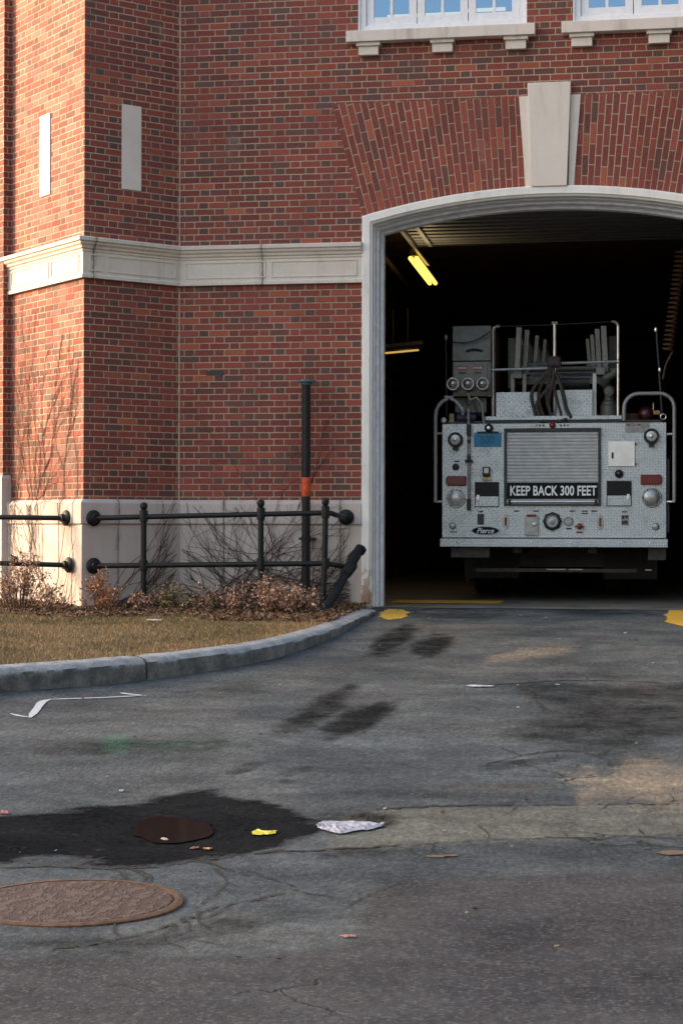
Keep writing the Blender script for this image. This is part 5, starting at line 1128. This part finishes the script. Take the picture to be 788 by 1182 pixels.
shrub(196, 702, -1.0, .36, .24, 480, YG, 'yellowish green dry shrub just right of the first railing post', 5, .2, 14)
shrub(238, 703, -1.0, .5, .20, 520, YG+RB, 'sparse greenish brown shrub midway between two railing posts', 6, 0, 16)
shrub(274, 704, -1.05, .40, .24, 620, RB, 'reddish brown shrub left of the middle railing post', 7, 0, 16)
shrub(310, 706, -1.15, .55, .33, 1300, RB, 'fullest reddish brown shrub beneath the middle railing post', 8, 0, 26)
shrub(346, 709, -1.30, .45, .27, 900, PK+RB, 'pinkish brown shrub in front of the foot of the stand pipe', 9, .1, 20)

# ------------------------------------------------------------------ bare creepers on the masonry
VINE = simple('creeper_stem', (.060, .038, .030), .8, 0, .3, 30)
def creeper(org, ud, nrm, starts, label, seed, ang, umax, zmax, off=.062, n0=.010, steps=34, rad=.0042, brick_from=1.11, prob=.13):
    r = random.Random(seed); org = Vector(org); ud = Vector(ud); nrm = Vector(nrm); t = thing('bare_creeper', org+ud*starts[0], label, 'creeper'); mb = MB(); cnt = 0
    def pt(u, z): 
        o = off if z < brick_from-.03 else (off if z < brick_from else (.006 if not (3.36 < z < 3.82) else .12))
        return org+ud*u+nrm*o+Vector((0, 0, z))
    st = [(u, -.03, r.choice(ang)+r.uniform(-.25, .25), rad*r.uniform(.7, 1.25), steps*r.uniform(.5, 1.2)) for u in starts]; st.reverse()
    while st and cnt < 1000:
        u, z, a, ra, n = st.pop(); P = []; cnt += 1; a0 = a
        for i in range(int(n)):
            if u < umax[0] or u > umax[1] or z > zmax: break
            P.append(pt(u, z)); a += r.gauss(0, .16)+(a0-a)*.12; u += cos(a)*.07; z += sin(a)*.07
            if z < .0: z = .0; a = abs(a)
            if r.random() < prob and i > 1 and ra > .0016: st.append((u, z, a+r.choice((-1, 1))*r.uniform(.35, .8), ra*.68, (n-i)*r.uniform(.5, .95)))
        if len(P) > 2: mb.tube(P, [ra*(1-.6*i/len(P)) for i in range(len(P))], 4)
    mb.build('stem', VINE, t, smooth=True); return t
creeper((E.x, E.y, 0), (-.7071, .7071, 0), (-.7071, -.7071, 0), [.15+.08*k for k in range(18)], 'bare creeper climbing the sunlit left face of the tower', 21, (1.35, 1.6, 1.75, 1.2), (.05, 1.7), 3.7, steps=54, rad=.0042, prob=.12)
creeper((E.x, E.y, 0), (.7071, .7071, 0), (.7071, -.7071, 0), [.02+.03*k for k in range(36)], 'thin bare creeper fanning over the shaded right face of the tower', 22, (.2, .45, .65, .1), (.02, 1.09), 2.1, steps=26, rad=.0058, prob=.17)
creeper((0, 0, 0), (1, 0, 0), (0, -1, 0), [.02+.02*k for k in range(84)], 'bare creeper fanning across the stone base between tower and stand pipe', 23, (.2, .4, .1, 2.85, 2.7), (.03, 1.85), 1.09, steps=26, rad=.0056, prob=.17)
creeper((0, 0, 0), (1, 0, 0), (0, -1, 0), [.3, .55, .7, .8], 'few faint creeper stems rising onto the brick left of the stand pipe', 24, (.9, 1.1, .75), (.03, 1.7), 2.3, steps=40, rad=.0042, off=.066, prob=.05)

# ------------------------------------------------------------------ things out of view (seen only in reflections and as shadows); dark block added to cut sky light
mb_n = thing('sky_blocker', (23, -22, -.53), 'added dark block out of view to the right, cutting sky light on the tower', 'building')  # unseen block added to dim the sky light on the tower's right face
SLATE = simple('dark_cladding', (.035, .037, .045), .8); FARW = simple('far_window', (.03, .04, .055), .15)
MB().box(11.8, 32, -44, -4, -.53, 22).build('wall', SLATE, mb_n); MB().box(11.5, 32.3, -44.3, -3.7, 22.001, 22.5).build('roof', SLATE, mb_n)
for k in range(8):
    for z in (1.2, 4.8, 8.4, 12., 15.6, 19.): MB().box(11.74, 11.79, -40+k*4.6, -38.4+k*4.6, z, z+1.9).build('window', FARW, mb_n)
BARK = simple('bare_tree_bark', (.06, .048, .04), .9, 0, .3, 10)
def tree(x, y, h, seed, label, r0_=.22):
    r = random.Random(seed); z = -.53 if y < -9 else lh(x, y); t = thing('bare_tree', (x, y, z), label, 'tree'); mt = MB(); mbr = MB()
    def grow(p, d, L, ra, lev):
        P = [p]; n = 5
        for i in range(n): d = (d+Vector((r.gauss(0, .13), r.gauss(0, .13), r.gauss(.03, .08)))).normalized(); P.append(P[-1]+d*L/n)
        (mt if lev == 0 else mbr).tube(P, [ra*(1-.45*i/n) for i in range(n+1)], 8 if lev < 2 else 4)
        if lev < 5:
            for k in range(3 if lev < 4 else 3):
                i = r.randint(2, n); q = (d+Vector((r.gauss(0, .6), r.gauss(0, .6), r.gauss(.1, .35)))).normalized(); grow(P[i], q, L*r.uniform(.58, .78), ra*(.55 if k else .65), lev+1)
    grow(Vector((x, y, z)), Vector((0, 0, 1)), h*.36, r0_, 0)
    mt.build('trunk', BARK, t, smooth=True); mbr.build('limbs', BARK, t); return t
tree(-1.2, -27, 17, 5, 'leafless street tree standing across the road behind the viewer')
tree(-15, -1.6, 9, 8, 'leafless tree at the left beyond the tower, out in the low sun', .16)
nb = thing('neighbouring_house', (-46, -17, -.53), 'plain brick house across the side lot to the left, shading the driveway', 'building')
MB().box(-54, -38, -34, NBY, -.53, 13).build('wall', SHELL, nb)
MB().prism([(-54.4, 13.001), (-37.6, 13.001), (-46, 16)], -34.3, NBY+.3).build('roof', simple('slate_roof', (.05, .05, .055), .7), nb)
for k in range(5):
    for z in (1.2, 4.6, 8.2): o = MB().box(-38.0, -37.94, -32+k*5.6, -30.6+k*5.6, z, z+1.9).build('window', WHITE, nb); MB().box(-37.939, -37.93, -31.9+k*5.6, -30.7+k*5.6, z+.1, z+1.8).build('pane', DOORD, o)

# ------------------------------------------------------------------ light, sky, camera
w = bpy.data.worlds.new('World'); scn.world = w; w.use_nodes = True; nt = w.node_tree
sky = nt.nodes.new('ShaderNodeTexSky'); sky.sky_type = 'NISHITA'; sky.sun_disc = False
SAZ = math.atan2(SUN_DY, -1.)            # sun stands low to the left, almost in the plane of the front wall
sdir = Vector((-cos(SUN_EL)*1/sqrt(1+SUN_DY**2), cos(SUN_EL)*SUN_DY/sqrt(1+SUN_DY**2), sin(SUN_EL)))
sky.sun_elevation = SUN_EL; sky.sun_rotation = math.atan2(sdir.x, sdir.y); sky.air_density = 1.; sky.dust_density = 3.5; sky.ozone_density = 1.
bg = nt.nodes['Background']; wb_ = nt.nodes.new('ShaderNodeMix'); wb_.data_type = 'RGBA'; wb_.blend_type = 'MULTIPLY'; wb_.inputs[0].default_value = 1; wb_.inputs[7].default_value = (*WBAL, 1); nt.links.new(sky.outputs[0], wb_.inputs[6]); nt.links.new(wb_.outputs[2], bg.inputs[0]); bg.inputs[1].default_value = SKYS
sl = bpy.data.lights.new('sun', 'SUN'); sl.energy = SUNS; sl.angle = radians(.53); sl.color = (1, .74, .50)
so = bpy.data.objects.new('sun', sl); COL.objects.link(so); so.rotation_euler = sdir.to_track_quat('Z', 'Y').to_euler(); so.location = (-20, 0, 12)
cd = bpy.data.cameras.new('camera'); co = bpy.data.objects.new('camera', cd); COL.objects.link(co); scn.camera = co
cd.sensor_fit = 'VERTICAL'; cd.sensor_height = 36; cd.sensor_width = 24; cd.lens = 36*FPX/1182; cd.clip_end = 2000; cd.clip_start = .1
M = Matrix((RT, UP, -FW)).transposed().to_4x4(); M.translation = CAM; co.matrix_world = M
scn.render.engine = 'CYCLES'; scn.view_settings.view_transform = 'Standard'; scn.view_settings.look = 'None'; scn.view_settings.exposure = 0; scn.view_settings.gamma = 1
scn.cycles.use_denoising = True; scn.cycles.max_bounces = 6; scn.cycles.diffuse_bounces = 3; scn.cycles.glossy_bounces = 3; scn.cycles.sample_clamp_indirect = 4
scn.render.film_transparent = False
